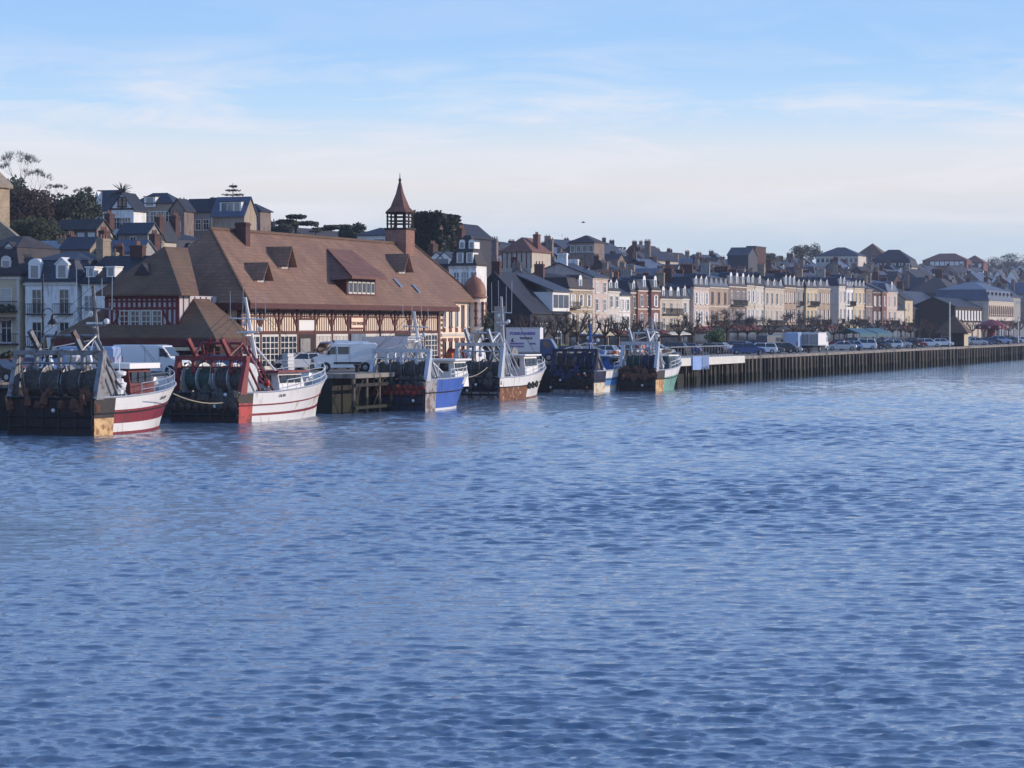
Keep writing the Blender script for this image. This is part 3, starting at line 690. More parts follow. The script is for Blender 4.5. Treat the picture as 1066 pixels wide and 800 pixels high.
    b1 = 24.6 - 12; x9 = U(264, 10) - u0; r0 = (a0, x9, b0, b1); ins = 4.3
    s = MB(); s.box(r0[0], r0[1], r0[2], r0[3], zs - .18, zs); s.fr(r0, zs, (a0 + ins, x9, b0 + ins, b1 - ins), zs + 3.3)
    s.build('skirt_roof', 'tile_old', rt)
    s = MB(); s.box(a0 - .1, x9 + .05, b0 - .12, b0 - .01, zs - .75, zs - .12); s.box(a0 - .12, a0 - .01, b0 - .1, b1 + .1, zs - .75, zs - .12); s.build('skirt_fascia', 'timber', rt)
    s = MB(); s.box(a0 - .3, a0 - .13, b0 + 1.0, b1 - 4.5, zs - 1.08, zs - .82); s.build('awning_rail', 'awning_cream', rt)
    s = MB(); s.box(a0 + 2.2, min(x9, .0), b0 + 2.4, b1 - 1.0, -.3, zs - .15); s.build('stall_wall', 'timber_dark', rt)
    for j in range(5):
        for (qx, qy) in ((a0 + .4, b0 + .4 + j * (b1 - b0 - .8) / 4),):
            p = MB(); p.box(qx - .13, qx + .13, qy - .13, qy + .13, -.1, zs - .15); p.build('post', 'timber', rt)
    # brick and cream wing at the far end, with corner turret
    wg = thing('brick_wing', 'cream and brick building wing with rounded corner turret at the end of the market hall', 'building', W(U(459, 12.3), 12.3, QZ), ROTA)
    wl = uc + u0 - U(459, 12.3) - .4; hz = ZH(478, 12.3, 311) - QZ
    s = MB(); s.box(-.1, wl, 0, 8, -.3, hz); s.build('wall', 'plaster', wg)
    s = MB(); s.box(.0, wl + .3, -.3, .3, hz - .25, hz - .02); s.box(0, wl, -.08, .1, hz * .42, hz * .42 + .25); s.build('cornice', 'cream_pale', wg)
    nb_ = 5; st = wl / nb_
    s = MB()
    for j in range(nb_):
        x = (j + .5) * st
        s.box(x - st * .36, x + st * .36, -.05, .05, hz * .34, hz * .39); s.box(x - st * .2, x + st * .2, -.05, .05, hz * .48, hz * .54)
    for j in range(13):
        s.box(-.02, .5 if j % 2 else .9, -.05, .05, .2 + j * .5, .45 + j * .5); s.box(wl - (.5 if j % 2 else .9), wl, -.05, .05, .2 + j * .5, .45 + j * .5)
    s.build('brick_bands', 'brick', wg)
    for j in range(nb_):
        window(wg, 'F', (j + .5) * st, hz * .56, st * .34, hz * .33, (wl, 10), 'brick' if j % 2 else 'offwhite', 'glass_lit', mull=False)
        window(wg, 'F', (j + .5) * st, .6, st * .36, hz * .24, (wl, 10), 'brick', 'glass', mull=False)
    tx = wl + .5; zc = ZH(501, 13.5, 310) - QZ; zd = ZH(501, 13.5, 289) - QZ; zl_ = ZH(501, 13.5, 345) - QZ; rT = 1.15
    s = MB(); s.lathe([(.25, zl_ - 1.3), (rT * .6, zl_ - .5), (rT * .95, zl_), (rT, zl_ + .1), (rT, zc)], (tx, -.1, 0), 14); tr = s.build('turret', 'plaster', wg)
    s = MB(); s.lathe([(rT * 1.22, zc - .12), (rT * 1.22, zc + .04), (rT * 1.05, zc + .1), (rT * 1.08, zc + .6), (rT * .95, zc + 1.2), (rT * .6, zc + 1.8), (.2, zd), (.03, zd + .3)], (tx, -.1, 0), 14)
    s.build('dome', 'copper', tr, smooth=True)
    s = MB()
    for a in (-2.6, -1.9, -1.2):
        s.box(tx + rT * math.cos(a) - .14, tx + rT * math.cos(a) + .14, -.1 + rT * math.sin(a) - .1, -.1 + rT * math.sin(a) + .1, zl_ + .7, zc - .5)
        for k in range(4): s.box(tx + rT * math.cos(a) - .16, tx + rT * math.cos(a) + .16, -.1 + rT * math.sin(a) - .16, -.1 + rT * math.sin(a) + .16, zl_ + .5 + k * .75, zl_ + .7 + k * .75)
    s.build('window_slits', 'brick', tr)
market()
# ------------------------------------------------------------------ fishing boats
def boat(label, px, py, hx, L, B, fb, bow, cols, rowfn, gear):
    g = random.Random(px)
    tipx = hx; Yd = F * CH / (py - HZ); X = (px - 533) / F * Yd; hx = .3
    for _ in range(60):          # heading that brings the bow to its place along the quay
        hy = math.sqrt(1 - hx * hx); qx = 533 + F * (X - hy * B / 2 + L * hx) / (Yd + hx * B / 2 + L * hy); hx += (tipx - qx) * .0006
    hy = math.sqrt(1 - hx * hx); Yd = F * CH / (py - HZ); X = (px - 533) / F * Yd
    c = (X - hy * B / 2, Yd + hx * B / 2)
    r = thing('fishing_boat', label, 'boat', (c[0], c[1], 0), math.atan2(hy, hx), 'trawlers moored along the quay')
    n = 18; G = [-.25, 0, .07, .14, .22, .3, .38, .46, .56, .66, .76, .86, .93, 1.0]; Lw = L * .93
    def sheer(t): return fb + (bow - fb) * max(0, (t - .22) / .78) ** 1.7
    def hb(t, q):
        qq = max(0, q)
        dk = B / 2 * (1 - .06 * (1 - min(1, t / .3)) - (max(0, (t - .5) / .5) ** 2.4)); wl = B / 2 * .93 * (1 - max(0, (t - .32) / .68) ** 1.7)
        if q < 0: wl *= .9
        return max(.03, wl + (dk - wl) * qq ** 1.15)
    def P(t, q, sg, off=0):
        z = sheer(t) * q if q > 0 else q * 4 * .5; x = t * (Lw + (L - Lw) * max(0, q) ** 1.2)
        return (x, sg * max(.02, hb(t, q) - off), z)
    s = MB(); ng = len(G)
    for sg in (-1, 1):
        b = len(s.v); s.v += [P(i / n, q, sg) for i in range(n + 1) for q in G]
        for i in range(n):
            for j in range(ng - 1):
                s.f.append([b + i * ng + j, b + (i + 1) * ng + j, b + (i + 1) * ng + j + 1, b + i * ng + j + 1]); s.m.append(rowfn((i + .5) / n, (G[j] + G[j + 1]) / 2))
        b = len(s.v); gi = (1.0, .5)      # inner bulwark
        s.v += [P(i / n, q, sg, .1) if i < n else (P(1, q, sg)[0] - .15, 0, P(1, q, sg)[2]) for i in range(n + 1) for q in gi]
        for i in range(n): s.f.append([b + i * 2, b + (i + 1) * 2, b + (i + 1) * 2 + 1, b + i * 2 + 1]); s.m.append(rowfn(.2, .9) if i < n * .3 else 1)
    for j in range(ng - 1):                # transom
        a, b_ = G[j], G[j + 1]; s.add([P(0, a, -1), P(0, a, 1), P(0, b_, 1), P(0, b_, -1)], [(0, 1, 2, 3)], rowfn(-1, (a + b_) / 2))
    hull = s.build('hull', cols, r)
    s = MB(); pr = [P(i / n, 1, -1) for i in range(n + 1)]
    for sg in (-1, 1): s.path([(x, sg * abs(y), z + .02) for x, y, z in pr], .06, 4)
    s.build('cap_rail', gear.get('rail', 'galv'), hull)
    dz = lambda t: sheer(t) - .85
    s = MB(); pts = []
    for i in range(n + 1):
        t = i / n; x, y, z = P(t, .7, 1, .05); pts += [(x, y, max(.5, dz(t))), (x, -y, max(.5, dz(t)))]
    s.add(pts, [(2 * i, 2 * i + 2, 2 * i + 3, 2 * i + 1) for i in range(n)]); s.build('deck', 'deck', r)
    # rub rails
    s = MB()
    for q in (.58,):
        for sg in (-1, 1): s.path([(x, sg * (abs(y) + .03), z) for x, y, z in [P(i / n, q, 1) for i in range(n + 1)]], .05, 4)
    s.build('rub_rail', gear.get('rub', 'rubber'), hull)
    # wheelhouse
    wc = gear.get('wh', 'white'); x0, x1 = L * gear.get('whx', .50), L * (gear.get('whx', .50) + .2); ww = B * .33; z0 = dz(.55); z1 = z0 + gear.get('whh', 2.3)
    s = MB(); s.fr((x0, x1 + .25, -ww, ww), z0, (x0 + .1, x1 + .3, -ww * .93, ww * .93), z0 + (z1 - z0) * .55); s.fr((x0 + .1, x1 + .3, -ww * .93, ww * .93), z0 + (z1 - z0) * .55, (x0 + .1, x1, -ww * .86, ww * .86), z1)
    wh = s.build('wheelhouse', wc, r)
    s = MB(); s.box(x0 - .5, x1 + .5, -ww * 1.08, ww * 1.08, z1, z1 + gear.get('roofk', .14)); s.build('wheelhouse_roof', gear.get('whroof', 'white'), wh)
    s = MB(); pass; 
    zw0, zw1 = z0 + (z1 - z0) * .6, z0 + (z1 - z0) * .9
    for k in range(3):
        q = MB(); a = x0 + .25 + k * (x1 - x0 - .2) / 3; q.box(a, a + (x1 - x0) / 3 - .25, -ww * .93 - .03, -ww * .86, zw0, zw1); q.build('window', 'glass', wh); q = MB(); q.box(a, a + (x1 - x0) / 3 - .25, ww * .86, ww * .93 + .03, zw0, zw1); q.build('window', 'glass', wh)
    q = MB(); q.box(x0 - .02, x0 + .1, -ww * .6, -ww * .1, zw0, zw1); q.build('window', 'glass', wh); q = MB(); q.box(x0 - .02, x0 + .1, ww * .1, ww * .6, zw0, zw1); q.build('window', 'glass', wh)
    # foredeck rails
    s = MB(); rr = [(x, y - .1 if y > .1 else 0, z) for x, y, z in [P(i / n, 1, 1) for i in range(int(n * .42), n + 1)]]
    for sg in (-1, 1):
        for k in (.35, .75): s.path([(x, sg * y, z + k) for x, y, z in rr], .028, 4)
        for x, y, z in rr[::2]: s.tube((x, sg * y, z), (x, sg * y, z + .77), .032, n=4)
    s.build('railing', gear.get('rails', 'white'), r)
    # gantry
    gm = gear.get('gantry', 'steel'); gh = gear.get('gh', 4.6); gx = .55; w2 = B / 2 - .25
    s = MB()
    for sg in (-1, 1):
        s.prism([(gx - .5, fb - .1), (gx + .35, fb - .1), (gx + .75, gh), (gx + .35, gh)], 'y', sg * w2 - .16, sg * w2 + .16)
        s.tube((gx + 2.4, sg * w2, fb), (gx + .6, sg * w2, gh - .2), .09, n=6)
    s.box(gx + .3, gx + .78, -w2 - .15, w2 + .15, gh, gh + .3); s.tube((gx + .5, -w2 + .3, gh - .5), (gx + .5, w2 - .3, gh - .5), .07)
    for sg in (-.55, 0, .55):
        s.box(gx + .4, gx + .65, sg * w2 - .1, sg * w2 + .1, gh - .75, gh); s.ell((gx + .5, sg * w2, gh - .8), (.13, .22, .22), 8)
    ga = s.build('gantry', gm, r)
    if gear.get('arms'):
        s = MB()
        for sg in (-1, 1):
            s.prism([(gx + .5, gh + .2), (gx + .9, gh + .2), (gx - .3, gh + 1.6), (gx - .6, gh + 1.45)], 'y', sg * w2 * .5 - .12, sg * w2 * .5 + .12)
            s.tube((gx + 3.4, sg * w2 * .8, fb + 1), (gx + 1.8, sg * w2 * .6, gh + 1.2), .11); s.tube((gx + 1.8, sg * w2 * .6, gh + 1.2), (gx + .3, sg * w2 * .5, gh + .2), .09)
            s.tube((gx + 2.8, sg * w2, fb + .6), (gx + 1.2, sg * w2 * .2, gh + 1.5), .08)
        s.tube((gx + 1.8, -w2 * .6, gh + 1.2), (gx + 1.8, w2 * .6, gh + 1.2), .1); s.build('derrick', gear['arms'], r)
    # net drums
    zr = gear.get('dr', .95); zc = fb + zr * .85; nm = gear.get('nets', ('net_grey', 'net_green'))
    for k, (ya, yb) in enumerate(((-w2 + .35, -.1), (.1, w2 - .35))):
        q = MB(); m_ = 14; pf = [(.25, ya)]
        for j in range(9): pf.append((zr * (.82 + .08 * math.sin(j * 1.3 + k) + g.uniform(-.03, .03)), ya + .06 + (yb - ya - .12) * j / 8))
        pf.append((.25, yb)); q.lathe(pf, (gx + 1.5, 0, zc), m_, ax='y'); o = q.build('net_drum', nm[k], r)
        f = MB()
        for yy in (ya, (ya + yb) / 2, yb): f.lathe([(zr, yy - .04), (zr * 1.04, yy - .03), (zr * 1.04, yy + .03), (zr, yy + .04)], (gx + 1.5, 0, zc), 18, ax='y')
        f.build('drum_flange', gear.get('flange', 'steel'), o)
    # ground gear hanging over the stern
    gg = gear.get('bob'); 
    if gg:
        q = MB(); nn = 9
        for row in range(gear.get('bobrows', 1)):
            for j in range(nn):
                y = -w2 + .2 + (j + .5 * (row % 2)) * (2 * w2 - .3) / nn; z = fb * .78 - row * .42 - .1 * abs(math.sin(j * 1.7))
                q.lathe([(.08, -.22), (.27, -.1), (.27, .04), (.1, .12)], (-.02, y, z), 9, ax='x')
        q.build('bobbins', gg, r)
    q = MB()                                # frames and chafing bars on the stern
    for j in range(6): y = -w2 + .1 + j * (2 * w2 - .2) / 5; q.tube((-.08, y, .3), (-.08, y, fb + .05), .06, n=4)
    for z in (.55, fb * .5, fb): q.tube((-.1, -w2, z), (-.1, w2, z), .07, n=4)
    q.build('stern_frame', gear.get('stern', 'iron'), r)
    q = MB()                                # torn netting and chafer hanging from the stern
    for j in range(30):
        y = g.uniform(-w2, w2); zt_ = fb + g.uniform(-.1, .35); q.ell((-.12 + g.uniform(-.1, .5), y, zt_ - g.uniform(0, .75)), (g.uniform(.12, .3), g.uniform(.15, .4), g.uniform(.2, .55)), 7, jit=.3, rg=g)
    q.build('stern_netting', gear.get('sn', nm[0]), r)
    for j in range(gear.get('dots', 2)):
        q = MB(); q.ell((-.25, g.uniform(-w2, w2), g.uniform(.5, fb + .2)), (.13, .13, .13), 8); q.build('float', g.choice(['foam', 'orange', 'foam']), r)
    if gear.get('bags'):
        for j in range(12): q = MB(); q.ell((gx + g.uniform(2.7, 3.6), g.uniform(-.1, .85) * w2, fb + g.uniform(.9, 2.6)), (g.uniform(.35, .55), g.uniform(.4, .6), g.uniform(.35, .5)), 9, jit=.12, rg=g); q.build('white_sack', 'foam', r)
    # nets heaped on the deck
    q = MB()
    for j in range(26): q.ell((gx + 2.4 + g.uniform(0, L * .16), g.uniform(-w2 * .85, w2 * .85), dz(.3) + .35 + g.uniform(0, .5 + gear.get('heapz', 0))), (g.uniform(.3, .6), g.uniform(.3, .6), g.uniform(.2, .45)), 7, jit=.2, rg=g)
    q.build('net_heap', gear.get('heap', 'net_blue'), r)
    for j in range(7):                       # hanging warps, blocks and a few poles standing about the gantry
        q = MB(); ya_ = -w2 + .3 + j * (2 * w2 - .6) / 6 + g.uniform(-.1, .1); q.tube((gx + .5, ya_, gh), (gx + g.uniform(-.3, 1.6), ya_ + g.uniform(-.3, .3), fb + g.uniform(.1, .9)), .03, n=4); q.build('warp', 'rope' if j % 3 == 0 else 'iron', r)
    for j in range(5):
        q = MB(); bx, by = gx + g.uniform(1.5, L * .36), g.uniform(-w2, w2) * .9; q.tube((bx, by, dz(.2)), (bx + g.uniform(-.5, .5), by + g.uniform(-.3, .3), dz(.2) + g.uniform(1.8, 3.4)), .05, .03, 5); q.build('pole', g.choice(['galv', 'orange', 'steel', 'white']), r)
    if gear.get('arms') or gh < 4.8:          # light A-frame and its stays just forward of the drums
        q = MB(); ax = L * .34; ah = gh + .9
        for sg in (-1, 1): q.tube((ax + .5, sg * w2 * .9, dz(.3)), (ax, sg * .15, ah), .09, .07); q.tube((ax, sg * .15, ah), (gx + .6, sg * w2 * .7, gh + .2), .03, n=4)
        q.tube((ax + .2, -w2 * .4, dz(.3) + (ah - dz(.3)) * .6), (ax + .2, w2 * .4, dz(.3) + (ah - dz(.3)) * .6), .06); q.build('a_frame', 'galv' if gm != 'red_paint' else 'red_paint', r)
    for j in range(6):
        q = MB(); bx, by = g.uniform(L * .22, L * .38), g.choice((-1, 1)) * g.uniform(.4, .9) * w2; q.ell((bx, by, dz(.3) + g.uniform(.6, 1.5)), (.26, .26, .3), 9); q.build('float', g.choice(['orange', 'foam', 'hull_redlead', 'foam']), r)
    # mast, aerials, rigging
    mk = gear.get('mast', dict(x=.47, h=8, lean=.6, m='white', ya=.9)); mx_, mh = L * mk['x'], mk['h']; le = mk['lean']; zb = dz(.5)
    mastt = (mx_ - le, mk.get('dy', 0), mh); q = MB(); q.tube((mx_, 0, zb), mastt, .25, .11, 8)
    q.tube((mx_ + .9, -ww * .7, zb + 1.2), (mx_ - le * .55, 0, mh * .62), .08); q.tube((mx_ + .9, ww * .7, zb + 1.2), (mx_ - le * .55, 0, mh * .62), .08); mo = q.build('mast', mk['m'], r)
    q = MB(); zc_ = mh * mk.get('cross', .84); xm = mx_ - le * .84; ya = mk['ya']
    q.tube((xm, -ya, zc_), (xm, ya, zc_ + .1), .055); q.tube((xm, -ya * .6, zc_ * .87), (xm, ya * .6, zc_ * .87), .05); q.box(xm - .4, xm + .4, -.06, .06, zc_ - 1.2, zc_ - 1.08); q.build('crosstree', mk['m'], mo)
    for j, yy in enumerate((-ya, -ya * .45, ya * .3, ya)):
        q = MB(); q.tube((xm, yy, zc_), (xm + g.uniform(-.1, .1), yy, zc_ + mk.get('al', 2.2) * g.uniform(.7, 1.1)), .028, .02, 4); q.build('aerial', 'galv', mo)
    q = MB(); q.box(xm - .1, xm + .1, -.55, .55, zc_ - .95, zc_ - .82); q.ell((xm + .1, .35, zc_ - .3), (.16, .16, .2), 8); q.ell((xm + .2, -ya * .6, zc_ * .87 + .25), (.2, .2, .2), 8); q.build('radar', 'white', mo)
    q = MB(); q.tube(mastt, (L * .97, 0, sheer(1) + .5), .018, n=4); q.tube((xm, -ya, zc_), (L * .8, -B * .3, sheer(.8)), .016, n=4); q.tube((xm, ya, zc_), (L * .8, B * .3, sheer(.8)), .016, n=4)
    for yy in (-.8, .2, .9): q.tube((mastt[0], yy * .2, mh * .9), (gx + .5, yy * w2, gh + .3), .016, n=4)
    for sg in (-1, 1): q.tube(mastt, (gx + .6, sg * w2, gh + .2), .018, n=4)
    q.build('rigging', 'iron', mo)
    # boom from mast aft
    if gear.get('boom', 1):
        q = MB(); q.tube((mx_, .2, zb + 1.6), (mx_ - 3.4, .5, zb + 3.6), .09, .06); q.tube((mx_, -.5, zb + 1.4), (mx_ - 2.6, -1.2, zb + 3.0), .08, .06); q.build('boom', gear.get('boomm', 'steel'), r)
    # small things on the foredeck: winch, floats, boxes
    q = MB(); q.box(L * .8, L * .87, -.5, .5, dz(.82), dz(.82) + .9); q.lathe([(.15, -.6), (.3, -.55), (.3, -.4), (.15, -.35), (.15, .35), (.3, .4), (.3, .55), (.15, .6)], (L * .835, 0, dz(.82) + 1.0), 10, ax='y'); q.build('winch', gear.get('winch', 'galv'), r)
    for j in range(3): q = MB(); q.box(L * .36 + j * .62, L * .36 + .55 + j * .62, -w2 + .3, -w2 + .9, sheer(.4) - .5, sheer(.4) - .1 + .1 * (j % 2)); q.build('fish_box', gear.get('boxes', 'foam'), r)
    for t in gear.get('fend', (.42, .66)):  # tyres hung over the side
        x, y, z = P(t, .55, -1); q = MB(); mj, mn = .26, .09
        pts = [[(x + (mj + mn * math.cos(b)) * math.cos(a), y - .1 + mn * math.sin(b) * .9, z + (mj + mn * math.cos(b)) * math.sin(a)) for b in [i * math.pi / 3 for i in range(6)]] for a in [i * math.pi / 6 for i in range(12)]]
        q.add([p for ring in pts for p in ring], [(i * 6 + j, ((i + 1) % 12) * 6 + j, ((i + 1) % 12) * 6 + (j + 1) % 6, i * 6 + (j + 1) % 6) for i in range(12) for j in range(6)]); q.build('tyre_fender', 'rubber', r)
    if gear.get('text'):
        body, t, q_, size = gear['text']; cu = bpy.data.curves.new('lettering', 'FONT'); cu.body = body; cu.size = size; cu.extrude = .01; cu.align_x = 'CENTER'
        to = bpy.data.objects.new('tmp', cu); COL.objects.link(to); me = bpy.data.meshes.new_from_object(to.evaluated_get(bpy.context.evaluated_depsgraph_get())); bpy.data.objects.remove(to)
        me.materials.append(M['ink_dark'])
        for v in me.vertices:               # wrap the letters on the curved bow
            tt = t + v.co.x / L; qn = q_ + v.co.y / sheer(tt); x, y, z = P(tt, qn, -1); v.co = (x, y - .03 - v.co.z, z)
        inst('registration', me, hull)
    return r
# colour index maps: 0 stern/transom 1 topsides 2 band 3 boot 4 aft block
def fn_red(t, q):            # white bulwark over red, white line, red boot
    if t < 0: return 0
    if t < .18: return 4 if q < .5 else 0
    if q > .62: return 1
    if q > .26: return 2
    return 1 if q > .1 else 2
def fn_white(t, q):
    if t < 0: return 0
    if t < .13: return 4 if q < .62 else 0
    if .22 < q < .3: return 2
    return 1
def fn_blue(t, q):
    if t < 0: return 0
    if t < .14: return 3
    if q > .72 and t > .6: return 1
    if q < .08: return 1
    return 2
def fn_rusty(t, q):
    if t < 0: return 4 if q < .42 else 0
    if t < .42: return 2 if q < .6 else 1
    return 1 if q > .1 else 2
def fn_sky(t, q):
    if t < 0: return 3 if q < .18 else 0
    if t < .2: return 4 if q < .5 else 0
    if q > .66: return 1
    return 2 if q > .3 else (1 if q < .2 else 4)
def fn_green(t, q):
    if t < 0: return 0
    if t < .2: return 4 if q < .55 else 0
    return 1 if q > .68 else 2
boat('red and white trawler, nearest in the row, with grey stern gantry and white bags', 101, 454.5, 173, 14.5, 6.7, 2.35, 3.35,
     ['hull_dark', 'hull_white', 'hull_red', 'hull_red', 'hull_yellow'], fn_red,
     dict(gh=5.0, gantry='steel', arms='steel', heapz=1.5, bags=1, dots=1, nets=('net_grey', 'net_grey'), dr=1.05, sn='net_rust', wh='timber_red', whroof='white', whx=.42, whh=2.35, roofk=.34, mast=dict(x=.42, h=9.4, lean=1.0, m='steel', ya=1.3, al=2.6), heap='foam', boomm='galv', boxes='foam', rails='galv', fend=(), text=('CN 729', .6, .78, .30)))
boat('white trawler with red trim, green net drums and red deck derricks', 251, 441, 336, 16.5, 6.2, 2.1, 3.3,
     ['hull_dark', 'hull_white', 'hull_red', 'hull_red', 'hull_redlead'], fn_white,
     dict(gh=4.4, gantry='red_paint', arms='red_paint', nets=('net_grey', 'net_green'), dr=1.12, flange='galv', wh='white', whroof='red_paint', whx=.42, whh=1.9, mast=dict(x=.47, h=8.9, lean=2.3, m='white', ya=1.5, al=2.2, cross=.82),
          bob='bobbin', bobrows=2, heap='net_green', boomm='red_paint', rub='red_paint', fend=(), boxes='foam', text=('CN 334', .34, .8, .28)))
boat('bright blue trawler with white mast and red bobbins along its stern', 445, 428.5, 478, 14.0, 5.3, 2.5, 2.9,
     ['hull_navy', 'hull_white', 'hull_bluep', 'hull_grey', 'hull_rust'], fn_blue,
     dict(gh=4.7, gantry='galv', nets=('net_grey', 'net_grey'), dr=.9, wh='white', whroof='white', whx=.62, whh=2.2, mast=dict(x=.44, h=8.0, lean=2.5, m='white', ya=1.1, al=2.2), bob='bobbin_red', bobrows=2, heap='net_grey', boomm='galv', boxes='white', fend=()))
boat('rust-streaked white trawler moored in front of the white lorry box', 522, 417.5, 563, 17.0, 5.0, 2.1, 3.2,
     ['hull_navy', 'hull_white', 'hull_rust', 'hull_rust', 'hull_grey'], fn_rusty,
     dict(gh=5.0, gantry='galv', arms='galv', nets=('net_grey', 'net_grey'), dr=.9, wh='white', whroof='white', whx=.5, whh=2.5, mast=dict(x=.42, h=9.6, lean=.8, m='galv', ya=1.0, al=3.2), heap='net_rust', boomm='galv', boxes='orange', bob='rubber', fend=(.45, .52, .6)))
boat('blue and white trawler with heaped dark nets and lettered white bow', 620, 409.3, 647, 16.0, 5.1, 2.2, 3.1,
     ['hull_navy', 'hull_white', 'hull_sky', 'hull_grey', 'hull_rustwhite'], fn_sky,
     dict(gh=4.2, gantry='hull_navy', nets=('net_blue', 'net_grey'), dr=1.15, wh='blue_paint', whroof='white', whx=.45, whh=2.1, mast=dict(x=.40, h=7.0, lean=.7, m='blue_paint', ya=1.2, al=1.8), bob='rubber', bobrows=3, dots=6, sn='net_blue', heapz=1.3, heap='net_blue', boomm='galv', boxes='foam', fend=(), text=('CH 518', .76, .78, .62)))
boat('small green trawler with white bow, farthest boat in the row', 684, 407.8, 703, 14.0, 4.3, 2.2, 3.3,
     ['hull_dark', 'hull_white', 'hull_green', 'hull_green', 'hull_yellow'], fn_green,
     dict(gh=4.9, gantry='galv', arms='galv', sn='net_rust', nets=('net_blue', 'net_green'), dr=.95, wh='aqua', whroof='white', whx=.5, whh=2.0, mast=dict(x=.42, h=7.6, lean=.6, m='galv', ya=.9, al=1.4), bob='net_rust', bobrows=1, heap='net_blue', boomm='galv', boxes='orange', fend=(), text=('CN', .78, .8, .5)))
# mooring lines
for k, (a, b) in enumerate((((166, 420, 155), W(37, 1.2, QZ)), ((336, 398, 196), W(60, .2, QZ)), ((479, 395, 205), W(84, .2, QZ)))):
    pass
def rope(label, p, q, sag):
    s = MB(); pts = []
    for i in range(11):
        t = i / 10; pts.append((p[0] + (q[0] - p[0]) * t, p[1] + (q[1] - p[1]) * t, p[2] + (q[2] - p[2]) * t - sag * 4 * t * (1 - t)))
    tag(s.path(pts, .035, 5).build('mooring_rope', 'rope'), label, 'rope', 'mooring ropes')
rope('pale mooring rope running from the nearest red trawler to the next trawler', ((180 - 533) / F * 160, 160, 2.5), ((250 - 533) / F * 181, 181, 1.6), .5)
rope('mooring rope from the bow of the white and red trawler to the pier', ((338 - 533) / F * 195, 195, 2.9), W(60, .1, QZ), .3)
rope('mooring rope from the bow of the bright blue trawler to the quay', ((481 - 533) / F * 212, 212, 2.5), W(82, .1, QZ), .3)
# ------------------------------------------------------------------ vehicles
VC = {}
def slotmat(o, m):
    o.material_slots[0].link = 'OBJECT'; o.material_slots[0].material = M[m]
def wheels(r, xs, hw, rad, key):
    if key not in VC:
        a = MB(); a.lathe([(rad * .6, -.1), (rad * .95, -.11), (rad, -.06), (rad, .06), (rad * .95, .11), (rad * .6, .1)], (0, 0, 0), 16, ax='y'); b = MB(); b.lathe([(rad * .1, -.115), (rad * .58, -.105), (rad * .62, 0), (rad * .58, .105), (rad * .1, .115)], (0, 0, 0), 12, ax='y')
        VC[key] = (a.mesh('tyre', 'rubber'), b.mesh('rim', 'hub'))
    for x in xs:
        for sg in (-1, 1):
            o = inst('wheel', VC[key][0], r, (x, sg * (hw - .1), rad)); inst('rim', VC[key][1], o)
def bodyshell(lower, upper, hw, hwt, zb):
    """lower profile closed, upper greenhouse profile tapered in width"""
    s = MB(); s.prism(lower, 'y', -hw, hw); return s
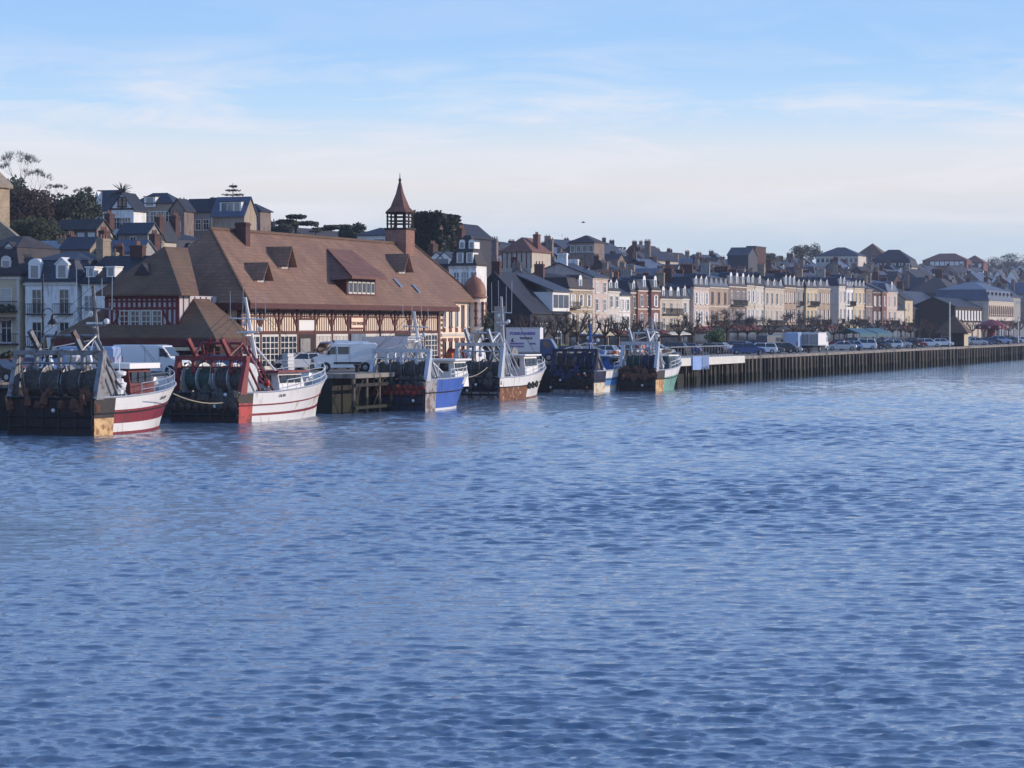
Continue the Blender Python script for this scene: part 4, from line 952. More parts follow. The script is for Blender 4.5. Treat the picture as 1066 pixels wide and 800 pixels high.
def car(label, loc, rz, col, kind='hatch', group='cars parked on the quay'):
    r = thing('parked_car', label, 'car', loc, rz, group)
    k = ('car', kind)
    if k not in VC:
        if kind == 'hatch': L = 4.1; roof = [(.35, .95), (.75, 1.45), (2.35, 1.48), (3.05, .98)]; hood = 4.05
        elif kind == 'estate': L = 4.6; roof = [(.15, .95), (.4, 1.46), (2.8, 1.5), (3.45, .98)]; hood = 4.5
        elif kind == 'suv': L = 4.4; roof = [(.15, 1.08), (.45, 1.68), (2.65, 1.72), (3.3, 1.12)]; hood = 4.3
        else: L = 4.5; roof = [(.75, .96), (1.35, 1.42), (2.55, 1.44), (3.3, .98)]; hood = 4.4
        hz = roof[0][1]; hw = .88
        s = MB(); pr = [(.08, .28), (.0, .55), (.05, hz - .12), (.25, hz), (roof[3][0], hz + .02), (hood - .15, hz - .16), (hood + .02, hz - .35), (hood + .05, .35), (hood - .1, .25)]
        n = len(pr); pts = []
        for y, ins in ((-hw, .06), (-hw + .08, 0), (hw - .08, 0), (hw, .06)): pts += [(x + (ins if x < 2 else -ins), y, z - (ins if z > .6 else 0)) for x, z in pr]
        fs = [tuple(range(n)), tuple(range(4 * n - 1, 3 * n - 1, -1))]
        for j in range(3): fs += [(j * n + i, j * n + (i + 1) % n, (j + 1) * n + (i + 1) % n, (j + 1) * n + i) for i in range(n)]
        s.add(pts, fs)
        t = roof; up = .68       # roof skin and pillars
        s.add([(t[1][0], -up, t[1][1]), (t[2][0], -up, t[2][1]), (t[2][0], up, t[2][1]), (t[1][0], up, t[1][1]),
               (t[1][0] + .04, -up, t[1][1] - .07), (t[2][0], -up, t[2][1] - .07), (t[2][0], up, t[2][1] - .07), (t[1][0] + .04, up, t[1][1] - .07)],
              [(0, 1, 2, 3), (7, 6, 5, 4), (0, 4, 5, 1), (1, 5, 6, 2), (2, 6, 7, 3), (3, 7, 4, 0)])
        for sg in (-1, 1):
            for (x0, x1) in ((t[0][0] + .02, t[1][0] + .02), (t[3][0], t[2][0])): s.tube((x0, sg * .84, hz - .02), (x1, sg * .68, t[1][1] - .02), .06, n=4)
            xm = (t[1][0] + t[2][0]) / 2; s.tube((xm, sg * .85, hz), (xm, sg * .695, t[1][1] - .02), .045, n=4)
        g = MB(); g.add([(t[0][0], -.83, hz - .02), (t[3][0], -.83, hz - .02), (t[3][0], .83, hz - .02), (t[0][0], .83, hz - .02),
                         (t[1][0] + .05, -.67, t[1][1] - .04), (t[2][0], -.67, t[2][1] - .04), (t[2][0], .67, t[2][1] - .04), (t[1][0] + .05, .67, t[1][1] - .04)],
                        [(0, 1, 2, 3), (7, 6, 5, 4), (0, 4, 5, 1), (1, 5, 6, 2), (2, 6, 7, 3), (3, 7, 4, 0)])
        h = MB(); h.box(hood - .12, hood + .03, -.24, .08, hz - .42, hz - .26)
        tl = MB(); tl.box(-.01, .1, -.1, .1, hz - .4, hz - .12)
        b = MB(); b.box(-.05, .1, -.8, .8, .3, .5); b.box(hood - .05, hood + .09, -.8, .8, .28, .46)
        h2 = MB(); h2.box(hood - .12, hood + .03, -.16, .16, hz - .42, hz - .27)
        VC[k] = (s.mesh('body', 'car_white'), g.mesh('window', 'glass'), h2.mesh('headlight', 'headlamp'), tl.mesh('tail_light', 'taillamp'), b.mesh('bumper', 'black'), L)
    s, g, h, tl, b, L = VC[k]
    o = inst('body', s, r, (-L / 2, 0, 0)); slotmat(o, col); inst('window', g, r, (-L / 2, 0, 0)); inst('bumper', b, r, (-L / 2, 0, 0))
    for sg in (-1, 1): inst('headlight', h, r, (-L / 2, sg * .62, 0)); inst('tail_light', tl, r, (-L / 2, sg * .7, 0))
    wheels(r, (-L / 2 + .75, L / 2 - .8), .88, .32, 'cw'); return r
def van(label, loc, rz, col, L=5.4, H=2.45, group=None, ac=False, side=True, cargo=None):
    r = thing('parked_van', label, 'van', loc, rz, group); hw = 1.0
    pr = [(0, .35), (0, H - .15), (.15, H), (L - 2.0, H), (L - 1.55, H - .06), (L - .85, 1.35), (L - .15, 1.12), (L, .95), (L, .4), (L - .1, .3)]
    s = MB(); n = len(pr); pts = []
    for y, ins in ((-hw, .05), (-hw + .12, 0), (hw - .12, 0), (hw, .05)): pts += [(x, y, z - (ins * 1.6 if z > 1 else 0)) for x, z in pr]
    fs = [tuple(range(n)), tuple(range(4 * n - 1, 3 * n - 1, -1))]
    for j in range(3): fs += [(j * n + i, j * n + (i + 1) % n, (j + 1) * n + (i + 1) % n, (j + 1) * n + i) for i in range(n)]
    s.add([(x - L / 2, y, z) for x, y, z in pts], fs); body = s.build('body', col, r)
    q = MB(); a, b = (L - 1.48, H - .2), (L - .92, 1.42)
    q.add([(x - L / 2 + o_, y, z + .03) for (x, z) in (a, b) for y in (-.84, .84) for o_ in (.02,)] + [(x - L / 2 - .05, y, z) for (x, z) in (a, b) for y in (-.84, .84)], [(0, 1, 3, 2), (4, 6, 7, 5), (0, 2, 6, 4), (1, 5, 7, 3), (0, 4, 5, 1), (2, 3, 7, 6)]); q.build('windscreen', 'glass', r)
    for sg in (-1, 1):
        q = MB(); q.prism([(L / 2 - 1.78, 1.42), (L / 2 - 1.02, 1.42), (L / 2 - 1.42, 2.0), (L / 2 - 1.78, 2.05)], 'y', sg * hw - .02, sg * hw + .02); q.build('door_window', 'glass', r)
        if side: q = MB(); q.box(L / 2 - 2.85, L / 2 - 1.95, sg * hw - .02, sg * hw + .02, 1.42, 2.02); q.build('side_window', 'glass', r)
        q = MB(); q.box(-L / 2 + 1.3, L / 2 - 1.6, sg * hw - .02, sg * hw + .03, .62, .78); q.build('side_moulding', 'black', r)
        q = MB(); q.box(L / 2 - .22, L / 2 - .02, sg * .7 - .18, sg * .7 + .18, .86, 1.08); q.build('headlight', 'headlamp', r)
        q = MB(); q.box(-L / 2 - .03, -L / 2 + .05, sg * .88 - .08, sg * .88 + .08, .9, 1.5); q.build('tail_light', 'taillamp', r)
        q = MB(); q.box(L / 2 - 1.25, L / 2 - 1.1, sg * 1.14 - .09, sg * 1.14 + .09, 1.38, 1.72); q.tube((L / 2 - 1.15, sg * .98, 1.45), (L / 2 - 1.15, sg * 1.12, 1.5), .03); q.build('wing_mirror', 'black', r)
        q = MB(); q.box(L / 2 - 1.84, L / 2 - 1.815, sg * hw - .01, sg * hw + .012, .55, 2.1); q.box(L / 2 - 2.95, L / 2 - 2.925, sg * hw - .01, sg * hw + .012, .55, 2.15); q.build('door_seam', 'car_grey', r)
        q = MB(); q.lathe([(.1, -.02), (.4, -.02), (.4, .02), (.1, .02)], (L / 2 - .95, sg * hw, .38), 14, ax='y'); q.lathe([(.1, -.02), (.4, -.02), (.4, .02), (.1, .02)], (-L / 2 + 1.0, sg * hw, .38), 14, ax='y'); q.build('wheel_arch', 'black', r)
    q = MB(); q.box(L / 2 - .06, L / 2 + .06, -.95, .95, .36, .66); q.box(L / 2 - .03, L / 2 + .02, -.55, .55, .76, .98); q.build('bumper', 'black', r)
    if ac: q = MB(); q.box(L / 2 - 2.9, L / 2 - 1.75, -.55, .55, H, H + .22); o = q.build('cooling_unit', 'white', r); q = MB(); q.box(L / 2 - 1.74, L / 2 - 1.70, -.4, .4, H + .05, H + .17); q.box(L / 2 - 2.7, L / 2 - 1.9, -.57, -.54, H + .05, H + .17); q.build('grille', 'black', o)
    wheels(r, (L / 2 - .95, -L / 2 + 1.0), 1.02, .34, 'vw'); return r
def boxtruck(label, loc, rz, L=6.5, H=3.3, col='box_white', cab='car_white', W2=1.15, text=None, shadow=0, name='box_truck'):
    r = thing(name, label, 'truck', loc, rz)
    s = MB(); s.box(-L / 2, L / 2 - 1.8, -W2, W2, .95, H); box = s.build('cargo_box', col, r)
    s = MB(); s.box(-L / 2 - .02, L / 2 - 1.78, -W2 - .03, -W2 + .03, .92, 1.05); s.box(-L / 2 - .02, L / 2 - 1.78, -W2 - .03, -W2 + .03, H - .1, H + .03); s.box(-L / 2 - .04, -L / 2, -W2, W2, H - .12, H + .03); s.build('edge_trim', 'galv', box)
    for sg in (-1, 1): s = MB(); s.box(-L / 2 - .03, -L / 2 + .0, sg * W2 * .5 - W2 * .46, sg * W2 * .5 + W2 * .46, 1.05, H - .25); s.build('rear_door', 'grey_render', box)
    s = MB(); s.prism([(L / 2 - 1.72, .5), (L / 2 - 1.72, 2.35), (L / 2 - .75, 2.35), (L / 2 - .2, 1.4), (L / 2, 1.1), (L / 2, .5)], 'y', -W2 + .12, W2 - .12); s.build('cab', cab, r)
    q = MB(); q.prism([(L / 2 - .7, 2.2), (L / 2 - .24, 1.42), (L / 2 - .2, 1.44), (L / 2 - .66, 2.24)], 'y', -W2 + .25, W2 - .25); q.build('windscreen', 'glass', r)
    for sg in (-1, 1): q = MB(); q.prism([(L / 2 - 1.5, 1.45), (L / 2 - .55, 1.45), (L / 2 - .95, 2.15), (L / 2 - 1.5, 2.15)], 'y', sg * (W2 - .12) - .02, sg * (W2 - .12) + .02); q.build('door_window', 'glass', r)
    s = MB(); s.box(-L / 2 + .1, L / 2 - 1.6, -.5, .5, .5, .95); s.build('chassis', 'black', r)
    wheels(r, (L / 2 - .9, -L / 2 + 1.3), W2 - .02, .42, 'tw')
    if text: text(box, L, H, W2)
    return r
def Lw(px, v, z=QZ + .02): return W(U(px, v), v, z)
van('white panel van with side window and roof cooling unit on the quay edge', Lw(358, 3.6), R(193), 'car_white', 5.2, 2.35, ac=True)
van('pale blue-white van parked behind the white panel van', Lw(351, 8.3), R(215), 'car_ice', 5.4, 2.4, side=False)
boxtruck('white refrigerated box lorry standing behind the panel van', Lw(399, 7.8), R(150), 6.6, 2.75, name='box_lorry')
van('white high-roofed van facing right behind the nearest trawler', Lw(158, 10.5), R(-14), 'car_white', 5.6, 2.3, side=False)
van('long light blue van parked under the market awning on the left', Lw(84, 11.5), R(170), 'car_ice', 5.6, 2.25, side=False)
car('white hatchback parked under the market doorway', Lw(312, 9.2), R(205), 'car_white', 'hatch')
car('silver car beside the white hatchback near the market', Lw(330, 10.2), R(235), 'car_silver', 'estate')
car('dark blue car behind the white and red trawler', Lw(222, 9.5), R(-160), 'car_blue', 'hatch')
car('black car behind the stern of the white and red trawler', Lw(205, 9.6), R(20), 'car_black', 'estate')
def lorry_text(box, L, H, W2):
    def tx(body, x, z, size, m):
        cu = bpy.data.curves.new('lettering', 'FONT'); cu.body = body; cu.size = size; cu.extrude = .01; cu.offset = .018
        to = bpy.data.objects.new('tmp', cu); COL.objects.link(to); me = bpy.data.meshes.new_from_object(to.evaluated_get(bpy.context.evaluated_depsgraph_get())); bpy.data.objects.remove(to)
        me.materials.append(M[m]); o = inst('lettering', me, box, (x, -W2 - .02, z)); o.rotation_euler = (R(90), 0, 0)
    x = -L / 2 + .4
    tx('POISSONNERIE', x, H - .75, .40, 'sign_ink'); tx('TROUVILLE', x + 1.05, H - 1.2, .26, 'ink_dark')
    tx('VENTE EN GROS', x, H - 1.75, .2, 'sign_ink'); tx('DETAIL', x + 2.1, H - 1.75, .2, 'sign_ink'); tx('PORT DE PECHE', x, H - 2.05, .2, 'sign_ink')
    s = MB(); s.prism([(x + .1, H - 1.5), (x + .5, H - 1.5), (x + .32, H - 1.35), (x + .38, H - 1.08), (x + .2, H - 1.2)], 'y', -W2 - .03, -W2 - .01); s.build('bird_emblem', 'ink_dark', box)
v0 = 9.0; s0 = S(549, v0)
boxtruck('tall white lorry box lettered in violet on the quay behind the trawlers', Lw(555, v0), R(-9), 5.4, cab='car_blue', H= ZH(549, v0, 341.5) - QZ, text=lorry_text, name='lettered_lorry')
# far parking rows, one entry per car
cars = [(779, 3, 'blue', 'van_ice'), (791, 3.2, 'white', 'estate'), (801, 3, 'grey', 'hatch'), (811, 3.4, 'black', 'sedan'), (820, 3, 'silver', 'hatch'),
        (876, 3.2, 'silver', 'sedan'), (885, 3, 'ice', 'hatch'), (898, 3.3, 'white', 'suv'), (908, 3, 'black', 'hatch'), (914, 3.2, 'grey', 'sedan'), (925, 3, 'white', 'estate'), (936, 3.3, 'silver', 'suv'), (944, 3, 'black', 'hatch'),
        (952, 3.4, 'red', 'sedan'), (966, 3.3, 'white', 'estate'), (981, 3, 'white', 'hatch'), (1017, 3.2, 'silver', 'hatch'), (1024, 3.4, 'blue', 'sedan'), (1032, 3, 'black', 'hatch'), (1042, 3.3, 'ice', 'suv'), (1054, 3.1, 'grey', 'hatch'), (1063, 3.3, 'white', 'sedan'),
        (738, 9, 'black', 'sedan'), (752, 8.4, 'white', 'hatch'), (765, 8, 'grey', 'suv'), (776, 8.3, 'silver', 'estate'), (786, 14, 'grey', 'suv'), (799, 14, 'black', 'hatch'), (812, 14, 'blue', 'sedan'), (824, 14.5, 'red', 'hatch'),
        (714, 9, 'blue', 'hatch'), (699, 9, 'black', 'suv'), (685, 9, 'silver', 'hatch'), (672, 9.5, 'white', 'suv'), (656, 9.4, 'ice', 'estate'), (642, 9.6, 'black', 'hatch'), (628, 9.5, 'white', 'hatch'), (612, 10, 'grey', 'sedan'), (596, 10, 'blue', 'hatch'),
        (871, 14, 'red', 'hatch'), (890, 14, 'black', 'suv'), (905, 14.4, 'silver', 'sedan'), (921, 14, 'blue', 'hatch'), (935, 14.2, 'black', 'estate'), (949, 14, 'grey', 'hatch'), (962, 14.3, 'black', 'sedan'), (1011, 14, 'white', 'hatch'), (1030, 14.5, 'grey', 'estate'), (1047, 14, 'black', 'hatch')]
cn = {'white': 'white', 'silver': 'silver', 'grey': 'dark grey', 'black': 'black', 'blue': 'dark blue', 'red': 'dark red', 'ice': 'pale blue'}
kn = {'hatch': 'hatchback', 'estate': 'estate car', 'suv': 'tall off-road car', 'sedan': 'saloon car', 'van_ice': 'estate car'}
cars.sort(); g = random.Random(11); cnt = {}
for px, v, c, k in cars:
    row = 'quay-edge' if v < 6 else ('second' if v < 11 else 'third'); kk = (row, c, kn[k]); cnt[kk] = cnt.get(kk, 0) + 1
seen = {}
for px, v, c, k in cars:
    row = 'quay-edge' if v < 6 else ('second' if v < 11 else 'third'); kk = (row, c, kn[k]); seen[kk] = seen.get(kk, 0) + 1
    where = 'left of the wooden railing end' if px < 700 else ('behind the grey railing' if px < 778 else ('left of the white box truck' if px < 840 else ('between box truck and kiosk' if px < 990 else 'right of the pyramid-roofed kiosk')))
    lab = f'{cn[c]} {kn[k]} in the {row} row, {where}'
    if cnt[kk] > 1: lab = f'{ORD[seen[kk]-1]} {cn[c]} {kn[k]} from left in the {row} row along the quay'
    flip = 180 if g.random() < .5 else 0
    car(lab, Lw(px, v + 1.2), ROTA + R(90 + flip + g.uniform(-5, 5)) + (R(18) if v < 6 else 0), 'car_' + c, 'estate' if k == 'van_ice' else k)
boxtruck('white box truck with grey rear doors parked on the far quay', Lw(848, 4.2), ROTA, 7.0, ZH(848, 4.2, 346.5) - QZ, 'box_white', W2=1.35)
van('pale blue high van parked left of the white box truck', Lw(829, 6.2), ROTA, 'car_ice', 6.2, 2.8, side=False)
van('grey high-roofed van in the third row by the bare trees', Lw(803, 12), R(50), 'car_grey', 5.2, 2.4, side=True)
# ------------------------------------------------------------------ waterfront street
VS = 45.0
street = [
 # px0, px1, cornice y, ridge y, wall, roof, kind, floors, cols, (dormers, style, h), frame, label
 (592, 617, 301, 286, 'stone_tan', 'slate_brown', 'mansard', 3, 3, (1, 'arch', 1.6), 'offwhite', 'tan stone townhouse with balconies beside the steep dark gabled house'),
 (617, 633, 289, 279, 'pinkish', 'slate', 'gable_x', 4, 2, None, 'white', 'tall pale pink house with two white chimneys, rising above its neighbours'),
 (633, 645, 303, 289, 'cream_pale', 'slate_dark', 'mansard', 3, 2, (2, 'gable', 1.5), 'white', 'pale cream house with two white dormers right of the tall pink house'),
 (645, 656, 307, 292, 'white_render', 'slate', 'gable_x', 3, 2, None, 'offwhite', 'narrow off-white house left of the dark brown-grey facade'),
 (656, 664, 304, 290, 'grey_brown', 'slate', 'mansard', 3, 1, (1, 'gable', 1.6), 'offwhite', 'narrow dark grey-brown house touching the red brick house'),
 (664, 678, 302, 289, 'brick_orange', 'slate', 'mansard', 3, 2, (1, 'arch', 1.9), 'white', 'red brick house with white window surrounds and one big dormer'),
 (678, 687, 302, 290, 'brick', 'slate_dark', 'mansard', 3, 1, (1, 'arch', 1.9), 'white', 'narrow red brick house right of the wider red brick one'),
 (687, 710, 311, 297, 'cream', 'slate_dark', 'mansard', 3, 3, (3, 'arch', 1.5), 'offwhite', 'low cream house with long balcony and three small white dormers'),
 (710, 722, 311, 295, 'cream_pale', 'slate', 'mansard', 3, 2, (2, 'gable', 2.0), 'offwhite', 'pale cream house with two tall grey dormers, left of the bare tree gap'),
 (722, 738, 299, 286, 'pinkish', 'slate', 'mansard', 3, 3, (3, 'gable', 1.7), 'white', 'pinkish cream house with three white dormers in a steep slate roof'),
 (738, 758, 299, 286, 'tan', 'slate_blue', 'mansard', 3, 3, (4, 'flat', 1.6), 'brick_orange', 'tan house with orange brick window trim and grey dormers'),
 (758, 777, 298, 285, 'grey_brown', 'slate', 'mansard', 3, 3, (3, 'arch', 2.1), 'white', 'dark stone house with balconies and tall rounded white dormers'),
 (777, 786, 297, 285, 'cream', 'slate', 'mansard', 3, 2, (2, 'gable', 1.8), 'white', 'narrow cream house under a white pedimented dormer'),
 (786, 796, 298, 286, 'cream_pale', 'slate_dark', 'mansard', 3, 2, (1, 'gable', 1.9), 'white', 'narrow pale house between the pedimented and the four-bay cream houses'),
 (796, 816, 300, 289, 'cream', 'slate', 'mansard', 3, 4, (3, 'gable', 1.5), 'offwhite', 'broad four-bay cream house with three evenly spaced dormers'),
 (816, 829, 299, 286, 'tan', 'slate_dark', 'mansard', 3, 3, (3, 'gable', 2.3), 'brick', 'brownish tan house with three very tall white dormers'),
 (829, 839, 300, 290, 'grey_render', 'slate', 'mansard', 3, 2, (2, 'gable', 1.5), 'iron', 'shadowed grey house with dark iron balconies on every floor'),
 (839, 851, 300, 291, 'yellow_render', 'slate', 'mansard', 3, 3, (2, 'gable', 1.4), 'offwhite', 'yellowish cream three-bay house right of the iron-balcony house'),
 (851, 864, 300, 291, 'tan', 'slate', 'mansard', 3, 3, (2, 'gable', 1.6), 'brick', 'tan house with reddish windows left of the lower dark-roofed gap'),
 (864, 873, 313, 301, 'pinkish', 'slate_dark', 'mansard', 2, 2, (1, 'arch', 2.1), 'white', 'low house with dark mansard and single arched dormer in the roof gap'),
 (873, 881, 298, 288, 'cream_pale', 'slate', 'mansard', 3, 2, (2, 'gable', 1.9), 'white', 'narrow cream house with two high dormers right of the low roof gap'),
 (881, 889, 300, 290, 'white_render', 'slate_blue', 'mansard', 3, 2, (3, 'flat', 1.4), 'grey_render', 'bluish white house with a dark balcony near the centre of its front'),
 (889, 901, 300, 290, 'yellow_render', 'slate', 'mansard', 3, 3, (3, 'gable', 1.5), 'white', 'ochre house with white end piers left of the plain grey side wall'),
 (901, 908, 301, 293, 'grey_brown', 'slate', 'gable_x', 3, 1, None, 'offwhite', 'plain windowless-looking grey-brown house behind the aqua awnings'),
 (908, 918, 304, 294, 'brick_dark', 'slate_brown', 'gable_x', 3, 2, None, 'white', 'dark brown brick house with scattered white panels'),
 (918, 923, 304, 294, 'brick', 'slate', 'gable_x', 3, 1, None, 'white', 'thin dark red house left of the pinkish house'),
 (923, 934, 304, 293, 'pinkish', 'slate_blue', 'mansard', 3, 2, (1, 'arch', 2.0), 'offwhite', 'pinkish cream house with tall windows and one blue-grey dormer'),
 (934, 942, 322, 302, 'cream_pale', 'slate_dark', 'gable_x', 2, 1, None, 'offwhite', 'small house with a steep white triangular gable end'),
 (942, 950, 312, 299, 'yellow_render', 'slate_dark', 'gable_x', 3, 1, None, 'offwhite', 'narrow yellow house at the right end of the tall terrace'),
]
g = random.Random(21)
for i, (p0, p1, yc, yr, wall, rf, kind, fl, nc, dr, fr, label) in enumerate(street):
    v = VS + g.uniform(-.5, .5) + (3 if kind == 'mansard' and yc > 312 else 0); u0, u1 = U(p0, v), U(p1, v); w = u1 - u0 - .05; d = g.uniform(9.5, 11.5); pm = (p0 + p1) / 2
    h = ZH(pm, v, yc) - QZ; rh = (ZH(pm, v + 3, yr) - QZ) - h
    r = house('townhouse', label, 'house', W(u0, v, QZ), ROTA, w, d, h, wall, rf, kind, max(2.2, rh), 'terraced houses along the waterfront street', trim='cream_pale' if wall not in ('cream_pale', 'brick_dark') else 'offwhite')
    dims = (w, d); st = w / nc; fh = h / fl; ww = min(1.15, st * .48)
    for f in range(1, fl):
        for c in range(nc):
            hh = fh * (.62 if f < fl - 1 else .55)
            window(r, 'F', (c + .5) * st, f * fh + fh * .16, ww, hh, dims, fr, g.choice(['glass', 'glass', 'glass_lit', 'curtain']), shutter=('white_render' if i % 3 == 0 and st > 2.6 else None))
        if f == 1 and (i % 2 == 0) or 'balcon' in label:
            balcony(r, w / 2 if i % 4 else st / 2, f * fh + .15, w * .8 if i % 4 else st * .9, dims, m='iron')
    s = MB(); s.box(.3, w - .3, -.12, .05, .0, fh * .72); s.build('shopfront', g.choice(['timber_dark', 'iron', 'timber', 'slate_blue']), r)
    s = MB(); s.box(.5, w - .5, -.16, -.10, .5, fh * .64); s.build('shop_window', 'glass', r)
    s = MB(); s.prism([(-1.9, fh * .78), (-.1, fh * .98), (-.1, fh * 1.02), (-1.9, fh * .82)], 'x', .25, w - .25); s.build('awning', g.choice(['awning_cream', 'timber_red', 'offwhite', 'iron', 'timber_dark', 'slate']), r)
    if g.random() < .6: s = MB(); s.box(-.02, w + .02, -.07, .03, fh * 2 - .1, fh * 2 + .12); s.build('string_course', 'cream_pale', r)
    if dr:
        n, sty, dh = dr
        for c in range(n): dormer(r, 'F', (c + .5) * w / n, h + .25, .05, min(1.5, w / n * .62), dh * .82, 2.2, dims, 'white' if fr != 'brick_orange' else 'grey_render', rf, sty)
    zt = h + max(2.2, rh)
    chimney(r, .35, d * .45, h - .1, zt + g.uniform(.7, 1.8), .65, g.uniform(1.4, 2.6), 'white_render' if 'white chimneys' in label else g.choice(['brick_dark', 'brick', 'stone', 'grey_render']), g.choice([3, 4, 5]))
    if i % 2 or 'white chimneys' in label: chimney(r, w - .4, d * .5, h - .1, zt + g.uniform(.5, 1.2), .6, g.uniform(1.2, 2.0), 'white_render' if 'white chimneys' in label else 'brick_dark', 3)
    # party wall windows are absent; skylight or two
    if g.random() < .5:
        s = MB(); s.box(w * .3, w * .3 + .7, 1.6, 2.3, zt - 1.0, zt - .8); s.build('skylight', 'glass_lit', r)
# the steep dark gabled house (gable towards the camera)
v = 40; u0 = U(552, v); s_ = S(560, v); zr = ZH(556, v + 7, 287) - QZ; zh = ZH(580, v, 325) - QZ
r = house('gabled_house', 'large dark slate house with steep gable and white three-light window box', 'house', W(u0, v, QZ), ROTA, U(592, v) - u0, 11.0, zh, 'slate_dark', 'slate_dark', 'gable_x', zr - zh)
w = U(592, v) - u0; dims = (w, 11.0)
s = MB(); s.box(w * .52, w * .97, -.3, 3.5, zh + .1, zh + 2.9); o = s.build('window_box', 'white', r)
for k in range(3):
    s = MB(); a = w * .52 + .35 + k * (w * .45 - .5) / 3; s.box(a, a + (w * .45 - .5) / 3 - .35, -.36, -.28, zh + .6, zh + 2.5); s.build('pane', 'glass', o)
s = MB(); s.prism([(-.6, zh + 2.9), (5.5, zh + 5.4), (5.5, zh + 5.6), (-.6, zh + 3.1)], 'x', w * .49, w * 1.0); s.build('dormer_roof', 'slate', o)
window(r, 'L', 6.4, 1.5, 1.4, zh * .85, dims, 'cream', 'cream_pale'); window(r, 'F', w * .7, .6, 2.6, 2.2, dims, 'white', 'glass')
for k in range(3): window(r, 'F', w * (.15 + .12 * k), 2.9, .8, 1.2, dims, 'white', 'glass')
chimney(r, 1.0, 5.5, zr - 1.5, zr + 1.6, .7, 1.2, 'brick_dark', 3)
r = house('side_house', 'low dark slate house with a pale window, left of the steep gabled house', 'house', W(U(527, 44), 44, QZ), ROTA, 12, 10, ZH(530, 44, 322) - QZ, 'slate_dark', 'slate_dark', 'gable_x', 3.4)
window(r, 'L', 5, 1.5, 1.2, 2.4, (12, 10), 'white', 'curtain'); chimney(r, 3, 5, 7, 12.2, .7, 1.5, 'brick_dark', 2)
# tall mansard house behind the brick wing (faces the camera)
def facing(name, label, pxl, pxr, Y, pyc, pyr, wall, roofm, kind, d, cat='house', rot=ROTB, group=None, basez=QZ, drop=.3, trim=None):
    X0 = (pxl - 533) / F * Y; w = (pxr - pxl) / F * Y / math.cos(rot) * .985
    h = CH + (HZ - pyc) / F * Y - basez; rh = CH + (HZ - pyr) / F * (Y + 3) - basez - h
    r = house(name, label, cat, (X0, Y, basez), rot, w, d, h, wall, roofm, kind, max(1.5, rh), group, drop, trim); return r, w, h, rh
r, w, h, rh = facing('mansard_house', 'tall white house with two-tier dark mansard behind the turreted brick wing', 468, 496, 330, 277, 246, 'white_render', 'slate_brown', 'mansard', 4, trim='cream_pale')
for c in range(2):
    x = w * (.4 + .36 * c)
    for f in range(3): window(r, 'F', x - .5, h - 2.9 - f * 3.3, .7, 2.0, (w, 11), 'white', 'glass_lit'); window(r, 'F', x + .6, h - 2.9 - f * 3.3, .7, 2.0, (w, 11), 'white', 'glass_lit')
    dormer(r, 'F', x, h + .25, .0, .95, 1.5, 2, (w, 11), 'white', 'slate', 'flat'); dormer(r, 'F', x, h + 2.25, .7, .8, .9, 2, (w, 11), 'white', 'slate', 'arch')
chimney(r, .5, 3, h, h + rh + 1.0, .7, 1.4, 'brick_dark', 3)
r, w, h, rh = facing('gabled_house', 'dark house with twin small white gables just left of the tall mansard house', 438, 468, 342, 277, 266, 'grey_brown', 'slate_dark', 'gable_x', 4)
for c in range(2): dormer(r, 'F', w * (.55 + .28 * c), h + .1, .1, 1.9, .9, 3, (w, 10), 'white', 'slate', 'gable')
chimney(r, 1, 2, h, h + rh + 1.5, .8, 1.8, 'brick_dark', 3)
# left side: houses facing the market square
r, w, h, rh = facing('corner_house', 'yellow rendered house with flower balcony at the left edge', -32, 26, 252, 288, 246, 'yellow_render', 'slate_brown', 'mansard', 10, trim='cream_pale')
for c, px in enumerate((-14, 11)):
    x = (px + 32) / 58 * w; window(r, 'F', x, h - 3.3, 1.1, 2.0, (w, 10), 'offwhite', 'curtain'); window(r, 'F', x, h - 6.6, 1.1, 2.2, (w, 10), 'white', 'glass'); balcony(r, x, h - 6.75, 2.8, (w, 10)); balcony(r, x, h - 3.5, 2.6, (w, 10))
    dormer(r, 'F', x - .2, h + .4, .2, 1.15, 1.2, 2, (w, 10), 'offwhite', 'slate_brown', 'arch'); dormer(r, 'F', x - .3, h + 2.35, .9, .95, .6, 1.4, (w, 10), 'white', 'slate_brown', 'gable')
    q = MB(); g2 = random.Random(c)
    for k in range(40): q.ell((x + g2.uniform(-1.3, 1.3), -.75, h - 3.2 + g2.uniform(-.4, .25)), (.2, .15, .16), 6, jit=.3, rg=g2)
    q.build('balcony_plants', 'leaf_dark', r)
q = MB(); q.prism([(-1.3, h - 4.5), (-.05, h - 4.2), (-.05, h - 4.1), (-1.3, h - 4.4)], 'x', .5, w - .5); q.build('awning', 'brick_orange', r)
q = MB(); q.box(w - .35, w - .02, -.08, .02, 0, h - .3); q.build('quoin', 'cream_pale', r)
r, w, h, rh = facing('mansard_house', 'white house with two iron balconies and blue-grey mansard left of the market pavilion', 26.5, 85, 250, 294, 262, 'white_render', 'slate', 'mansard', 10, trim='cream_pale')
for px in (40, 71):
    x = (px - 26.5) / 58.5 * w
    for f in range(3): window(r, 'F', x, h - 3.1 - f * 3.25, .95, 2.3, (w, 10), 'offwhite', 'glass', shutter=None)
    balcony(r, x, h - 3.15, 1.9, (w, 10)); balcony(r, x, h - 6.4, 1.9, (w, 10))
    dormer(r, 'F', x - .3, h + .25, .0, 1.35, 1.5, 2.2, (w, 10), 'white', 'white', 'arch' if px < 50 else 'gable')
chimney(r, w - .4, 6, h, h + rh + 1.3, .8, 1.6, 'stone', 3)
r, w, h, rh = facing('rendered_house', 'plain white house with two roof windows touching the market pavilion roof', 85.5, 150, 248, 294, 268, 'white_render', 'slate_dark', 'gable_x', 10, trim='cream_pale')
